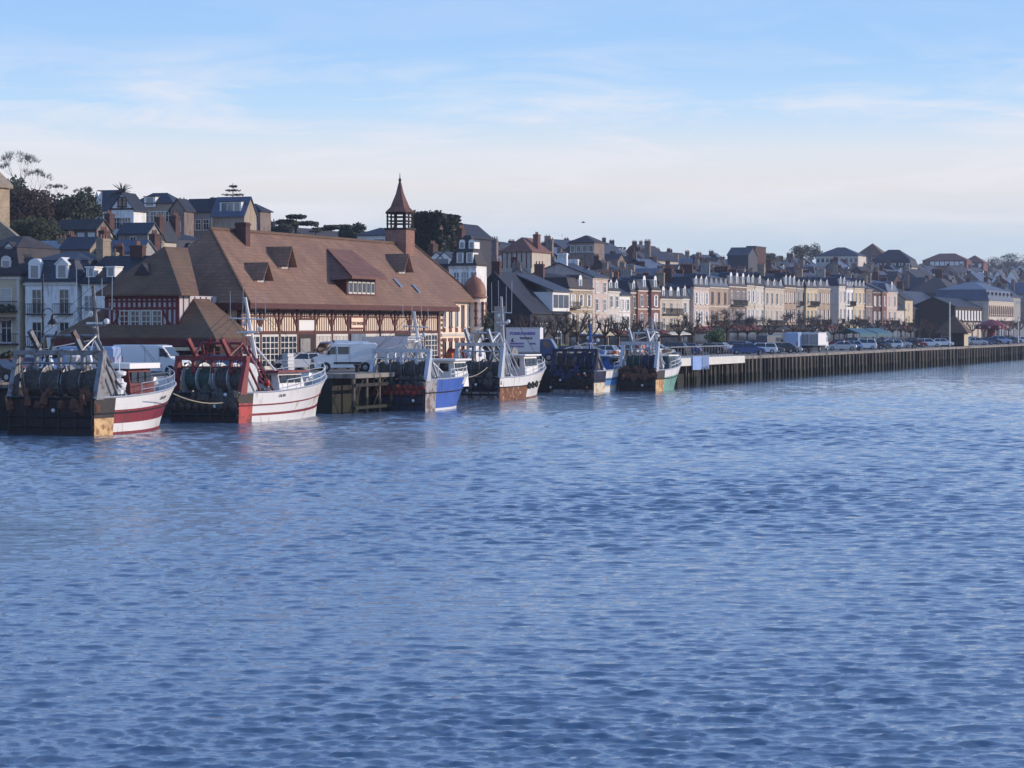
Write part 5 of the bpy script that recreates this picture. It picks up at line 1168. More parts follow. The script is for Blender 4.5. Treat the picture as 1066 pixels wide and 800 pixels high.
for px in (94, 118, 140):
    x = (px - 85.5) / 64.5 * w; window(r, 'F', x, h - 2.9, .9, 1.5, (w, 10), 'offwhite', 'glass_lit'); window(r, 'F', x, h - 6.2, .9, 1.8, (w, 10), 'offwhite', 'glass')
for px in (92, 115): dormer(r, 'F', (px - 85.5) / 64.5 * w, h + .5, .5, .9, .95, 1.6, (w, 10), 'white', 'white', 'flat')
chimney(r, w * .55, 5, h, h + rh + 1.2, 1.4, .8, 'brick_dark', 3)
# church fragment at the left edge
ch = thing('church', 'tan stone church gable with carved arch at the far left edge', 'church', ((-56 - 533) / F * 300, 300, QZ), ROTB)
k = 300 / F; wch = 59 * k; ztop = CH + (HZ - 194) * k - QZ
s = MB(); s.box(0, wch, 0, 3, -.3, ztop); s.prism([(-.3, ztop), (wch + .3, ztop), (wch / 2, ztop + 3.2)], 'y', -.4, 3.1); s.build('nave_wall', 'stone_tan', ch)
s = MB()
for a, b in ((-.6, wch / 2), (wch + .6, wch / 2)): s.prism([(a, ztop - .3), (b, ztop + 3.3), (b, ztop + 3.7), (a, ztop + .1)], 'y', -.6, 3.2)
s.build('roof', 'stone', ch)
s = MB(); s.box(wch - 1.0, wch + .15, -.5, 3.1, 0, ztop - .1); s.box(wch - .6, wch + .5, -.7, .6, ztop - 1.8, ztop - .9); s.box(-.2, wch + .2, -.3, .0, ztop - .5, ztop); s.build('buttress', 'stone_tan', ch)
s = MB(); zz = ztop - 4.6; s.prism([(wch - 3.4, zz)] + [(wch - 2.5 + .9 * math.cos(a), zz + 2.4 + .9 * math.sin(a)) for a in [math.pi - i * math.pi / 8 for i in range(9)]] + [(wch - 1.6, zz)], 'y', -.08, .1); s.build('arched_niche', 'brick_orange', ch)
s = MB(); zb = CH + (HZ - 224) * k - QZ; s.prism([(wch - 4, -.2), (wch + 5.0, -.2), (wch + 5.0, zb - 3.6), (wch + .1, zb), (wch - 4, zb)], 'y', -1.2, -.55); s.build('sloping_wall', 'stone', ch)
# arcade building, far right, and the half-timbered range beside it
v = 40; u0 = U(1029, v); w = 46; h = ZH(1045, v, 314) - QZ; rh = ZH(1040, v + 6, 296) - QZ - h
r = house('arcade_building', 'long cream building with row of arched windows at the right edge', 'building', W(u0, v, QZ), ROTA, w, 16, h, 'cream', 'slate_blue', 'mansard', rh, trim='cream_pale')
n = 13; st = w / n; fz = ZH(1045, v, 330) - QZ
for c in range(n):
    x = (c + .5) * st; s = MB(); q = st * .3
    s.prism([(x - q, fz)] + [(x + q * math.cos(a), fz + 1.9 + q * 1.3 * math.sin(a)) for a in [math.pi - i * math.pi / 8 for i in range(9)]] + [(x + q, fz)], 'y', -.1, .12); o = s.build('arched_window', 'brick_dark', r)
    s = MB(); s.box(x - .06, x + .06, -.16, -.08, fz, fz + 2.4); s.box(x - q, x + q, -.16, -.08, fz + .5, fz + .62); s.build('glazing_bar', 'offwhite', o)
    if c % 2 == 0: dormer(r, 'F', x, h + .5, .3, 1.4, 1.3, 2, (w, 16), 'slate_brown', 'slate', 'gable')
s = MB(); s.box(0, w, -.25, .02, fz - 1.2, fz - .5); s.build('string_course', 'cream_pale', r)
s = MB(); s.box(.2, w - .2, -.14, .02, 0, fz - 1.25); s.build('ground_floor_front', 'brick_dark', r)
s = MB()
for c in range(10): s.box(1 + c * 4.4, 3.6 + c * 4.4, -.2, -.12, .3, 2.9)
s.build('shop_window', 'glass_lit', r)
r = house('timbered_range', 'low dark range with a row of narrow white windows left of the arcade building', 'building', W(U(994, 42), 42, QZ), ROTA, U(1028, 42) - U(994, 42), 12, ZH(1010, 42, 320) - QZ, 'timber_dark', 'slate_dark', 'gable_x', 2.5)
w = U(1028, 42) - U(994, 42)
for c in range(11): window(r, 'F', (c + .5) * w / 11, ZH(1010, 42, 333) - QZ, w / 11 * .42, 2.3, (w, 12), 'white', 'white', mull=False)
s = MB(); s.box(0, w, -.12, .02, .2, ZH(1010, 42, 336) - QZ); s.build('ground_floor_front', 'cream', r)
# big steep dark roof block and low sheds behind the kiosk
r = house('steep_roofed_villa', 'big house with very steep brown-black roof behind the pyramid-roofed kiosk', 'house', W(U(994, 60), 60, QZ), ROTA, 36, 17, ZH(1000, 60, 316) - QZ, 'brick_dark', 'slate_brown', 'mansard', 8.2)
for c in range(4): window(r, 'L', 2 + c * 3.6, 5.5, 1.0, 1.7, (36, 17), 'grey_brown', 'glass')
chimney(r, 16, 8, 14, 22, .9, 2.2, 'brick_dark', 4)
r = house('dark_hall', 'broad dark slate hall roof right of the terrace end', 'building', W(U(948, 52), 52, QZ), ROTA, 62, 18, ZH(960, 52, 322) - QZ, 'slate_dark', 'slate', 'gable_x', 5.2)
for c in range(6): window(r, 'L', 2 + c * 2.7, 3.2, .9, 1.6, (62, 18), 'grey_brown', 'glass')
chimney(r, 8, 9, 10, 17, .8, 1.8, 'brick_dark', 3); chimney(r, 30, 9, 10, 16.4, .8, 1.8, 'brick_dark', 3)
# ------------------------------------------------------------------ hillside town
def gz(u, v, z): HILLPTS.append((u, v, z))
for u in range(-120, 1400, 60):
    gz(u, 48, QZ)
def gethill(px, f):      # world ground for a tier fraction: ridge row of a 9 m house
    y = lowline(px) + (skyline(px) - lowline(px)) * f; return y
tiers = [(62, .12), (76, .34), (92, .52), (112, .70), (134, .86), (158, 1.0)]
marks = [(-40, 'church'), (18, 'balcony house'), (85, 'market pavilion'), (205, 'near market roof'), (300, 'middle market roof'), (398, 'market bell turret'), (440, 'white mansard house'),
         (505, 'brick corner turret'), (540, 'dark gabled house'), (592, 'tan stone townhouse'), (617, 'tall pink house'), (640, 'pale cream houses'), (662, 'red brick houses'), (688, 'long-balcony house'),
         (711, 'pinkish house'), (738, 'orange-trimmed house'), (760, 'dark stone house'), (780, 'four-bay cream house'), (816, 'very tall dormers'), (840, 'yellowish cream house'), (864, 'low roof gap'), (885, 'ochre house'), (905, 'dark brown brick house'),
         (925, 'terrace end'), (950, 'dark hall'), (990, 'pyramid-roofed kiosk'), (1012, 'red carousel'), (1030, 'arcade building')]
def mark(px):
    m = marks[0][1]
    for a, b in marks:
        if px >= a: m = b
    return m
roof_name = {'slate': 'slate', 'slate_dark': 'near-black slate', 'slate_blue': 'blue-grey slate', 'slate_brown': 'brownish slate', 'tile_old': 'brown tiled', 'tile_red': 'reddish tiled'}
wall_name = {'cream': 'cream', 'cream_pale': 'pale cream', 'pinkish': 'pinkish', 'tan': 'tan', 'white_render': 'white', 'grey_render': 'grey', 'grey_brown': 'grey-brown', 'stone': 'rough stone', 'stone_tan': 'tan stone', 'brick': 'red brick', 'brick_dark': 'dark brick', 'brick_orange': 'orange brick', 'yellow_render': 'yellow', 'slate': 'slate-hung', 'slate_dark': 'dark slate-hung'}
tier_name = ['lowest tier', 'second tier', 'middle tier', 'fourth tier', 'upper tier', 'skyline tier']
HL = []      # collected to number repeats in a label afterwards
def hillhouse(u, v, top, rng, w=None, d=None, wall=None, rf=None, kind=None, rot=None, tier=0, label=None, h=None, rh=None, wins=True):
    w = w or rng.uniform(8, 14); d = d or rng.uniform(8, 11); rh = rh or rng.uniform(2.8, 4.6); h = h or rng.uniform(5.5, 8.5)
    base = top - h - rh; wall = wall or rng.choice(['cream', 'slate_dark', 'grey_render', 'grey_brown', 'grey_brown', 'stone', 'grey_brown', 'brick_dark', 'brick_dark', 'white_render', 'slate_dark', 'grey_render', 'brick_dark', 'slate'])
    rf = rf or rng.choice(['slate', 'slate', 'slate_dark', 'slate_dark', 'slate_blue', 'slate_brown', 'slate', 'slate_brown'])
    kind = kind or rng.choice(['gable_x', 'gable_x', 'gable_x', 'gable_y', 'hip', 'mansard', 'gable_x']); rot = ROTA + R(rng.uniform(-9, 9)) if rot is None else rot
    x, y, _ = W(u, v); base = max(base, QZ)
    h = top - rh - base
    r = house('hillside_house', label or '', 'house', (x, y, base), rot, w, d, h, wall, rf, kind, rh, 'houses climbing the hillside', drop=7)
    dims = (w, d); nwf = max(2, int(w / 2.9)); nwl = max(1, int(d / 3.2)); fr = 'white' if wall not in ('white_render', 'cream_pale') else 'grey_render'
    if wins:
        for c in range(nwf):
            if rng.random() < .85: window(r, 'F', (c + .5) * w / nwf, h - 2.5, .95, 1.5, dims, fr, 'glass', mull=False)
        for c in range(nwl):
            if rng.random() < .6: window(r, 'L', (c + .5) * d / nwl, h - 2.6, .9, 1.5, dims, fr, rng.choice(['glass', 'glass_lit', 'curtain']), mull=False)
    if kind in ('mansard', 'gable_x') and rng.random() < .55:
        n = rng.choice([1, 2, 2, 3])
        for c in range(n): dormer(r, 'F', (c + .5) * w / n, h + .3, .4 if kind != 'mansard' else .1, 1.2, 1.25, 2.4, dims, rng.choice(['white', 'white', 'grey_render']), rf, rng.choice(['gable', 'flat', 'arch']))
    nch = rng.choice([1, 1, 2])
    for c in range(nch): chimney(r, [.5, w - .6][c], d / 2 + rng.uniform(-1, 1), h, h + rh + rng.uniform(.5, 1.4), .6, rng.uniform(1.0, 1.9), rng.choice(['brick_dark', 'brick_dark', 'grey_brown', 'stone']), rng.choice([2, 3, 4]))
    if rng.random() < .3: # TV aerial
        q = MB(); q.tube((w * .5, d / 2, h + rh), (w * .5, d / 2, h + rh + 1.8), .03, n=4)
        for k in range(4): q.tube((w * .5 - .4, d / 2, h + rh + 1.2 + k * .16), (w * .5 + .4, d / 2, h + rh + 1.2 + k * .16), .02, n=4)
        q.build('aerial', 'steel', r)
    gz(u + w / 2, v + d / 2, base); gz(u, v, base)
    if not label:
        px, py = proj(x, y, top)
        kn_ = {'gable_x': 'ridge', 'gable_y': 'gable-front', 'hip': 'hipped', 'mansard': 'mansard'}[kind]
        HL.append((r, f'{wall_name[wall]} house, {roof_name[rf].replace("reddish tiled", "reddish")} {kn_} roof, {tier_name[tier]}, above {mark(px)}', px))
    return r
rng = random.Random(99)
def market_hides(px, py):
    if 60 < px < 215: return py > 300 - max(0, px - 100) * .42
    if 215 <= px < 440: return py > 243
    if 440 <= px < 512: return py > 248 + (px - 440) * .85
    if px <= 60: return py > 285
    return False
for ti, (v, f) in enumerate(tiers):
    u = U(-25, v)
    while True:
        vv = v + rng.uniform(-4, 4); x, y, _ = W(u, vv); px = 533 + F * x / y
        if px > 1085: break
        w = rng.uniform(8.5, 15) * (1 + .0006 * u); k = F / y
        py = lowline(px) + (skyline(px) - lowline(px)) * f + rng.uniform(-2.5, 3) * (1 if f < .95 else .8)
        top = CH + (HZ - py) / k
        skip = market_hides(px, py) or (px < 25 and f > .3) or (20 < px < 84 and f > .62) or (940 < px < 1028 and f < .3) or (px < 190 and f > .8 and px > 84) or (190 < px < 262 and f > .9) or (852 < px < 950 and f > .8) or (955 < px < 1025 and f > .8) or (436 < px < 500 and f < .3)
        if not skip:
            kind = None
            hillhouse(u, vv, top, rng, w=w, tier=ti)
        elif top > QZ + 10: gz(u, vv, max(QZ, top - 12))
        u += w * rng.uniform(1.04, 1.35) + (2.5 if rng.random() < .3 else 0)
# named houses on the skyline
def at(px, py, Y): return ((px - 533) / F * Y, CH + (HZ - py) / F * Y)
def special(label, px0, px1, pyc, pyr, Y, wall, rf, kind, d, rot=ROTB, name='hillside_house', cat='house', hh=6.5):
    if Y < 200: Y = W(U((px0 + px1) / 2, Y), Y)[1]
    if px0 < 300: d *= .4
    X0, zr = at(px0, pyr, Y); _, zc = at(px0, pyc, Y); w = (px1 - px0) / F * Y / math.cos(rot)
    base = zc - hh; r = house(name, label, cat, (X0, Y, base), rot, w, d, hh, wall, rf, kind, max(1.2, zr - zc), 'villas along the top of the hill', drop=6)
    u, v = toUV(X0, Y); gz(u + d * .5, v - w * .5, base); gz(u, v, base); return r, w, hh, max(1.2, zr - zc)
r, w, h, rh = special('white gabled villa with long dark roof on the left hilltop', 97, 122, 217, 199, 400, 'white_render', 'slate', 'gable_x', 9); window(r, 'F', w * .35, 3.6, .9, 1.6, (w, 9)); 
s = MB(); s.prism([(0, h), (w * .42, h), (w * .21, h + rh * .96)], 'y', -.12, 4); s.build('front_gable', 'white_render', r); window(r, 'F', w * .21, h + .1, .9, 1.3, (w, 9), 'slate_dark', 'glass')
r, w, h, rh = special('half-timbered white gable house in front of the hilltop palm', 116, 141, 218, 202, 385, 'white_render', 'slate_dark', 'gable_y', 10)
s = MB(); s.box(-.06, w + .06, -.12, .02, h - .15, h + .1); s.box(w * .5 - .1, w * .5 + .1, -.1, .02, h, h + rh * .8); s.build('timbers', 'timber_dark', r)
for c in (.25, .5, .75): window(r, 'F', w * c, 3.4, .9, 1.7, (w, 10), 'white', 'glass'); window(r, 'F', w * c, .8, .9, 1.7, (w, 10), 'white', 'glass')
window(r, 'F', w * .5, h + .4, 1.3, 1.3, (w, 10), 'timber_dark', 'glass')
r, w, h, rh = special('broad tan villa with low dark roof right of the hilltop palm', 141, 182, 213, 201, 400, 'tan', 'slate', 'hip', 11); 
for c in range(5): window(r, 'F', w * (c + .5) / 5, 3.6, 1, 1.6, (w, 11), 'white', 'glass')
dormer(r, 'F', w * .42, h - .5, -.3, 2, 1.6, 3, (w, 11), 'white', 'slate', 'flat')
r, w, h, rh = special('small house with red-brown gable left of the telegraph poles', 178, 193, 218, 208, 392, 'grey_brown', 'slate_dark', 'gable_y', 8); window(r, 'F', w / 2, 3, 1, 1.5, (w, 8), 'white', 'glass_lit')
r, w, h, rh = special('dark roofed villa with tan chimney side on the hill behind the market roof', 193, 222, 220, 208, 405, 'grey_render', 'slate_dark', 'gable_x', 9)
for c in (.2, .5, .8): window(r, 'F', w * c, 3.4, .9, 1.6, (w, 9))
r, w, h, rh = special('pale villa with blue-grey sloping roof and white dormers under the conifer', 221, 256, 224, 206, 398, 'tan', 'slate_blue', 'gable_x', 11)
for c in (.35, .55, .75): dormer(r, 'F', w * c, h + .2, .3, 1.5, 1.8, 3, (w, 11), 'white', 'slate', 'flat')
r, w, h, rh = special('brown slate-roofed villa at the right end of the hilltop cluster', 250, 272, 221, 212, 408, 'grey_brown', 'slate_dark', 'hip', 10)
for c in (.3, .7): window(r, 'F', w * c, 3.2, .9, 1.6, (w, 10), 'white')
for (a, b, c_, d_, Y, wl, rf, kd, lb) in (
        (58, 104, 239, 231, 335, 'grey_brown', 'slate_brown', 'gable_x', 'dark house with four white shuttered windows below the hilltop trees'),
        (64, 96, 259, 248, 300, 'stone_tan', 'slate', 'gable_x', 'rough tan stone house behind the white balcony house'),
        (124, 156, 243, 233, 345, 'grey_render', 'slate', 'gable_x', 'long grey slate-roofed row house below the half-timbered villa'),
        (158, 172, 247, 231, 350, 'cream', 'slate_dark', 'gable_y', 'narrow tall cream house standing among dark roofs above the pavilion'),
        (97, 150, 262, 252, 300, 'grey_render', 'slate_blue', 'gable_x', 'low blue-grey roof with skylights just above the pavilion'),
        (24, 62, 262, 252, 315, 'grey_render', 'zinc', 'gable_x', 'grey metal-roofed building behind the yellow corner house')):
    r, w, h, rh = special(lb, a, b, c_, d_, Y, wl, rf, kd, 9)
    n = 4 if 'four' in lb else max(1, int(w / 2.6))
    for c in range(n): window(r, 'F', w * (c + .5) / n, h - 2.1, .85, 1.5, (w, 9), 'white', 'white' if 'four' in lb else 'glass')
    chimney(r, w - .6, 4.5, h, h + rh + 1, .8, 1.4, 'brick_dark', 3)
r, w, h, rh = special('dark hip-roofed house peeping over the market ridge left of the bell turret', 372, 407, 246, 237, 420, 'white_render', 'slate', 'hip', 10)
for c in (.6, .75, .9): window(r, 'F', w * c, h - 1.8, .9, 1.2, (w, 10))
r, w, h, rh = special('dark block roof behind the ivy-covered wall', 452, 482, 246, 233, 372, 'slate_dark', 'slate_dark', 'gable_y', 12)
r, w, h, rh = special('house with red half-timbered gable on the skyline right of the turret', 523, 553, 263, 247, 470, 'cream', 'tile_red', 'hip', 11); window(r, 'F', w * .4, h - 2.6, 1, 1.6, (w, 11), 'timber_red')
s = MB()
for c in range(7): s.box(w * c / 6 - .1, w * c / 6 + .1, -.1, .02, h - 3, h)
s.build('timbers', 'timber_red', r); chimney(r, w * .88, 5, h, h + rh + .6, 1, 1.5, 'brick', 3)
r, w, h, rh = special('broad dark pyramid-roofed house topping the skyline above the tan townhouse', 593, 618, 253, 245, 110, 'grey_brown', 'slate_brown', 'hip', 8)
for c in range(4): window(r, 'F', w * (c + .5) / 4, h - 2.2, 1, 1.5, (w, 8), 'white', 'glass', mull=False)
for a, b in ((501, 511), (548, 556)): pass
for (px, Y, pyt, lb) in ((572, 105, 250, 'tall broad chimney wall rising on the skyline left of the tan townhouse'), (674, 130, 251, 'square chimney stack on the skyline above the red brick houses'), (514, 100, 249, 'dark squat chimney stack right of the tall white mansard house')):
    Y = W(U(px, Y), Y)[1]; X, zt = at(px, pyt, Y); t = thing('chimney_stack', lb, 'chimney', (X, Y, zt - 9), ROTA); s = MB(); s.box(-.5, .5, -.8, .8, -4, 9); s.box(-.6, .6, -.92, .92, 8.3, 8.6); s.build('stack', 'grey_brown', t)
    for k in range(4): s = MB(); s.tube((0, -.7 + k * .46, 9), (0, -.7 + k * .46, 9.5), .14, .11); s.build('chimney_pot', 'pot', t); u, v = toUV(X, Y); gz(u, v, zt - 10)
r, w, h, rh = special('square windowless dark tower block on the skyline above the cream terrace', 777, 786, 257.5, 256, 105, 'brick_dark', 'slate', 'flat', 12, hh=14)
r, w, h, rh = special('sloping slate roof falling left from the square tower block', 757, 778, 266, 258, 106, 'slate', 'slate', 'gable_x', 10)
r, w, h, rh = special('long hotel with hipped slate roof and pale upper windows on the hilltop', 849, 891, 267, 257.5, 130, 'cream_pale', 'slate', 'hip', 14, cat='hotel')
for c in range(9): window(r, 'F', w * (c + .5) / 9, h - 2.4, 1.1, 1.5, (w, 14), 'white', 'glass', mull=False)
r, w, h, rh = special('brown steep hip-roofed house left of the hilltop hotel with cream balconies', 890, 918, 267, 253.5, 140, 'grey_brown', 'tile_old', 'hip', 13)
for c in range(4): window(r, 'F', w * (c + .5) / 4, h - 2.6, 1.1, 1.6, (w, 13), 'white', 'glass', mull=False)
r, w, h, rh = special('large hotel with dark mansard, white dormers and cream balconies on the hillside', 904, 946, 279, 260, 118, 'cream', 'slate_dark', 'mansard', 15, cat='hotel', hh=9)
for f in range(2):
    for c in range(7): window(r, 'F', w * (c + .5) / 7, h - 3 - f * 3.4, 1.4, 1.9, (w, 15), 'white', 'glass', mull=False)
    s = MB(); s.box(.3, w - .3, -1.1, 0, h - 3.4 - f * 3.4, h - 3.2 - f * 3.4); s.box(.3, w - .3, -1.1, -1.0, h - 3.2 - f * 3.4, h - 2.3 - f * 3.4); s.build('balcony', 'cream', r)
for c in range(6): dormer(r, 'F', w * (c + .5) / 6, h + .4, .1, 1.5, 1.3, 2.5, (w, 15), 'white', 'slate_dark', 'flat')
r, w, h, rh = special('long red-brick mansion with white windows on the right skyline', 960, 1003, 272, 264, 135, 'brick', 'tile_red', 'hip', 14, cat='mansion')
for c in range(7): window(r, 'F', w * (c + 2) / 9, h - 2.0, 1.6, 1.5, (w, 14), 'white', 'white', mull=False)
r, w, h, rh = special('right wing of the red-brick mansion with brown roof on the skyline', 1001, 1022, 274, 266, 137, 'brick', 'tile_red', 'hip', 13, cat='mansion')
for c in range(3): window(r, 'F', w * (c + .5) / 3, h - 2.2, 1.3, 1.7, (w, 13), 'white', 'white', mull=False)
for (px, lb) in ((1038, 'white triangular gable house left of its twin on the right hillside'), (1052, 'white triangular gable house right of its twin on the right hillside')):
    r, w, h, rh = special(lb, px - 6, px + 6, 293, 281, 90, 'white_render', 'slate', 'gable_y', 10); window(r, 'F', w / 2, 3, 1.2, 1.7, (w, 10), 'grey_render', 'glass')
# unique labels
cntl = {}
for o, l, px in HL: cntl.setdefault(l, []).append((px, o))
for l, lst in cntl.items():
    lst.sort(key=lambda q: q[0])
    if len(lst) == 1: lst[0][1]['label'] = l
    else:
        for i, (px, o) in enumerate(lst): o['label'] = l + f', {ORD[i]} from left'
# ------------------------------------------------------------------ trees and planting
_H = np.array(HILLPTS)
def terr(X, Y):
    u, v = toUV(X, Y)
    if v < 52: return QZ
    d2 = (_H[:, 0] - u) ** 2 + ((_H[:, 1] - v) * 1.6) ** 2 + 6.0; wt = d2 ** -1.8; z = float((_H[:, 2] * wt).sum() / wt.sum()); k = min(1, (v - 52) / 14)
    return QZ * (1 - k) + (z - .3) * k
def raygnd(px, py, y0=250):
    Y = y0
    while Y < 1500:
        X, z = at(px, py, Y)
        if terr(X, Y) >= z: return Y
        Y *= 1.01
    return None
def limb(mb, p, d, L, r, depth, rg, tips, up=.15, spread=.55, m=0):
    n = 3; q = Vector(p); d = Vector(d).normalized()
    for i in range(n):
        e = q + d * L / n; r2 = r * (1 - .16); mb.tube(q, e, r, r2, 5, m); q = e; r = r2
        d = (d + Vector((rg.uniform(-.18, .18), rg.uniform(-.18, .18), up * .5))).normalized()
    if depth == 0: tips.append((q, d)); return
    for k in range(rg.choice([2, 3])):
        dd = (d + Vector((rg.uniform(-1, 1), rg.uniform(-1, 1), rg.uniform(-.3, .7))) * spread).normalized()
        limb(mb, q, dd, L * rg.uniform(.62, .85), r * .68, depth - 1, rg, tips, up, spread, m)
def leaves(mb, c, rad, n, size, rg, flat=1):
    for _ in range(n):
        while True:
            v = Vector((rg.uniform(-1, 1), rg.uniform(-1, 1), rg.uniform(-1, 1)))
            if .15 < v.length < 1: break
        p = Vector(c) + Vector((v.x * rad[0], v.y * rad[1], v.z * rad[2])); a = Vector((rg.uniform(-1, 1), rg.uniform(-1, 1), rg.uniform(-1, 1) * flat)).normalized(); b = a.orthogonal().normalized(); s = size * rg.uniform(.6, 1.4)
        mb.add([p - a * s, p + b * s * .7, p + a * s, p - b * s * .7], [(0, 1, 2, 3)])
def pollard(seed, H=6.5):
    rg = random.Random(seed); t = MB(); c = MB(); h0 = H * .36
    t.tube((0, 0, -.2), (0, 0, h0), .24, .17, 8)
    for k in range(7):
        a = k * .9 + rg.uniform(-.2, .2); el = rg.uniform(.35, 1.1); q = Vector((0, 0, h0 - .1)); d = Vector((math.cos(a) * math.cos(el), math.sin(a) * math.cos(el), math.sin(el))); r = .13
        L = rg.uniform(.8, 1.25) * H * .30
        for i in range(3):
            e = q + d * L / 2.2; t.tube(q, e, r, r * .82, 5); q = e; r *= .82; d = (d + Vector((rg.uniform(-.3, .3), rg.uniform(-.3, .3), .32))).normalized()
            if i:
                t.ell(q, (r * 1.7, r * 1.7, r * 1.5), 6, jit=.2, rg=rg)
                for w_ in range(11):
                    dd = (Vector((rg.uniform(-1, 1), rg.uniform(-1, 1), rg.uniform(-.1, 1.3)))).normalized(); e2 = q + dd * rg.uniform(.4, 1.05); c.tube(q, e2, .035, .012, 3, caps=False)
    return t.mesh('trunk', 'bark'), c.mesh('crown', 'twig')
PP = [pollard(s) for s in range(5)]
def densepollard(seed):
    rg = random.Random(seed); t = MB(); c = MB(); H = 6.5
    t.tube((0, 0, -.2), (0, 0, 2.6), .24, .18, 8); tips = []
    for k in range(6): a = k * 1.05; limb(t, (0, 0, 2.5), (math.cos(a), math.sin(a), .8), 1.3, .12, 2, rg, tips, .1, .8)
    for q, d in tips:
        for w_ in range(9):
            dd = (d * .5 + Vector((rg.uniform(-1, 1), rg.uniform(-1, 1), rg.uniform(-.6, 1)))).normalized(); c.tube(q, q + dd * rg.uniform(.4, .9), .03, .012, 3, caps=False)
    return t.mesh('trunk', 'bark'), c.mesh('crown', 'twig_grey')
DP = [densepollard(s) for s in range(3)]
trees = [(541, 34), (552, 34), (566, 36), (577, 35), (588, 36), (601, 35), (615, 36), (630, 36), (644, 35), (657, 36), (672, 36), (721, 24), (707, 36), (742, 36), (757, 26, 1), (768, 36, 1), (778, 26, 1), (789, 24, 1), (802, 36), (826, 26, 1), (836, 36, 1), (846, 27, 1), (857, 36), (868, 26), (879, 36), (888, 27), (898, 36), (909, 26), (919, 36), (929, 27), (938, 36), (948, 28), (957, 36), (967, 28), (1000, 30), (1012, 36), (1024, 30), (1038, 33), (1050, 30), (1061, 33)]
g = random.Random(8)
plain = [t for t in trees if len(t) == 2]; ci = {0: 0, 1: 0}
for t in trees:
    px, v = t[0], t[1]; dense = len(t) == 3; tr_, cr_ = (DP if dense else PP)[g.randrange(3 if dense else 5)]
    row = 'front' if v < 32 else 'back'
    nm = mark(px); lab = f'bare {"bushy" if dense else "pollarded"} plane tree in the {row} row before {nm}'
    o = thing('plane_tree', lab, 'tree', W(U(px, v), v, QZ), g.uniform(0, 6.28), 'bare plane trees along the waterfront street'); k = g.uniform(.88, 1.12); o.scale = (k, k, k * g.uniform(.95, 1.08))
    inst('trunk', tr_, o); inst('crown', cr_, o); t_ = o; LABELS.setdefault(lab, []).append(o)
for l, os_ in LABELS.items():
    if len(os_) > 1:
        for i, o in enumerate(os_): o['label'] = l + (f', {["left", "right"][i]} one' if len(os_) == 2 else f', {ORD[i]} from left')
def bush(label, loc, rad, n, m='leaf_dark', size=.35, name='bush', cat='bush', group=None, sub=5, trunk=True, seed=1):
    rg = random.Random(seed); o = thing(name, label, cat, loc, 0, group); c = MB()
    for k in range(sub):
        p = (rg.uniform(-.6, .6) * rad[0], rg.uniform(-.6, .6) * rad[1], rad[2] * (.9 + rg.uniform(-.5, .5))); leaves(c, p, [r * rg.uniform(.35, .6) for r in rad], n // sub, size, rg)
    c.build('crown', m, o)
    if trunk:
        t = MB(); t.tube((0, 0, -1), (0, 0, rad[2]), .2, .1)
        for k in range(4): a = k * 1.6; t.tube((0, 0, rad[2] * .5), (math.cos(a) * rad[0] * .5, math.sin(a) * rad[1] * .5, rad[2] * 1.2), .1, .04)
        t.build('trunk', 'bark', o)
    return o
# yellow-green shrub behind the dark-netted trawler, green tree by the shops
bush('yellow-green shrub on the quay beside the lettered lorry', Lw(582, 16), (1.5, 1.5, 1.3), 900, 'leaf_yellow', .16, seed=4)
bush('small green tree by the shops behind the grey railing', Lw(745, 33), (1.9, 1.9, 1.8), 900, 'leaf_green', .18, name='small_tree', cat='tree', seed=5)
bush('dark green shrub at the foot of the brick corner turret', Lw(505, 11.0), (1.1, 1.1, 2.6), 900, 'leaf_dark', .2, seed=6)
for k, (px, Y, py, rx, rz, lb) in enumerate(((20, 345, 214, 5, 6.5, 'dark evergreen clump on the hill beside the church'), (36, 352, 222, 5.5, 6, 'dark evergreen mass in the middle of the left hilltop wood'), (52, 350, 226, 5, 5.5, 'low evergreen clump left of the domed one on the left hilltop'),
        (69, 348, 213, 4.6, 5.5, 'domed evergreen tree at the right end of the hilltop wood'), (30, 330, 238, 5, 4, 'green undergrowth clump under the hilltop wood near the church'), (48, 330, 240, 6, 4, 'green undergrowth clump above the grey metal roof'), (10, 350, 203, 4.5, 7, 'tall dark evergreen rising just behind the church gable'), (83, 362, 221, 3.4, 3.2, 'small dark tree between hilltop wood and gabled villas'))):
    X, z = at(px, py, Y); o = bush(lb, (X, Y, z - rz * .9), (rx, rx, rz * .75), 5200, 'leaf_olive' if k in (4, 5) else ('twig' if k in (0, 2, 7) else 'leaf_dark'), .22, 'evergreen_tree', 'tree', 'evergreens on the left hilltop', 9, seed=k + 20); u, v = toUV(X, Y); gz(u, v, z - rz)
def baretree(label, px, pyb, pyt, Y, seed, spread=.6, dep=5):
    rg = random.Random(seed); X, zb = at(px, pyb, Y); _, zt = at(px, pyt, Y); H = zt - zb; o = thing('bare_tree', label, 'tree', (X, Y, zb), 0, 'bare trees on the hill'); t = MB(); tips = []
    t.tube((0, 0, -3), (0, 0, H * .25), H * .022, H * .018, 7)
    for k in range(4): a = k * 1.6 + rg.random(); limb(t, (0, 0, H * .22), (math.cos(a) * .7, math.sin(a) * .7, 1), H * .26, H * .013, dep - 1, rg, tips, .12, spread)
    t.build('trunk', 'twig_grey', o); c = MB()
    for q, d in tips:
        for w_ in range(3): dd = (d + Vector((rg.uniform(-1, 1), rg.uniform(-1, 1), rg.uniform(-.5, .8))) * .8).normalized(); c.tube(q, q + dd * H * .12, .02, .008, 3, caps=False)
    c.build('crown', 'twig_grey', o)
baretree('large bare spreading tree on the left hilltop behind the evergreens', 20, 205, 163, 360, 3)
baretree('bare tree with fine twigs right of the large spreading one', 38, 212, 178, 362, 4)
baretree('small bare tree at the right end of the left hilltop wood', 58, 215, 193, 362, 9)
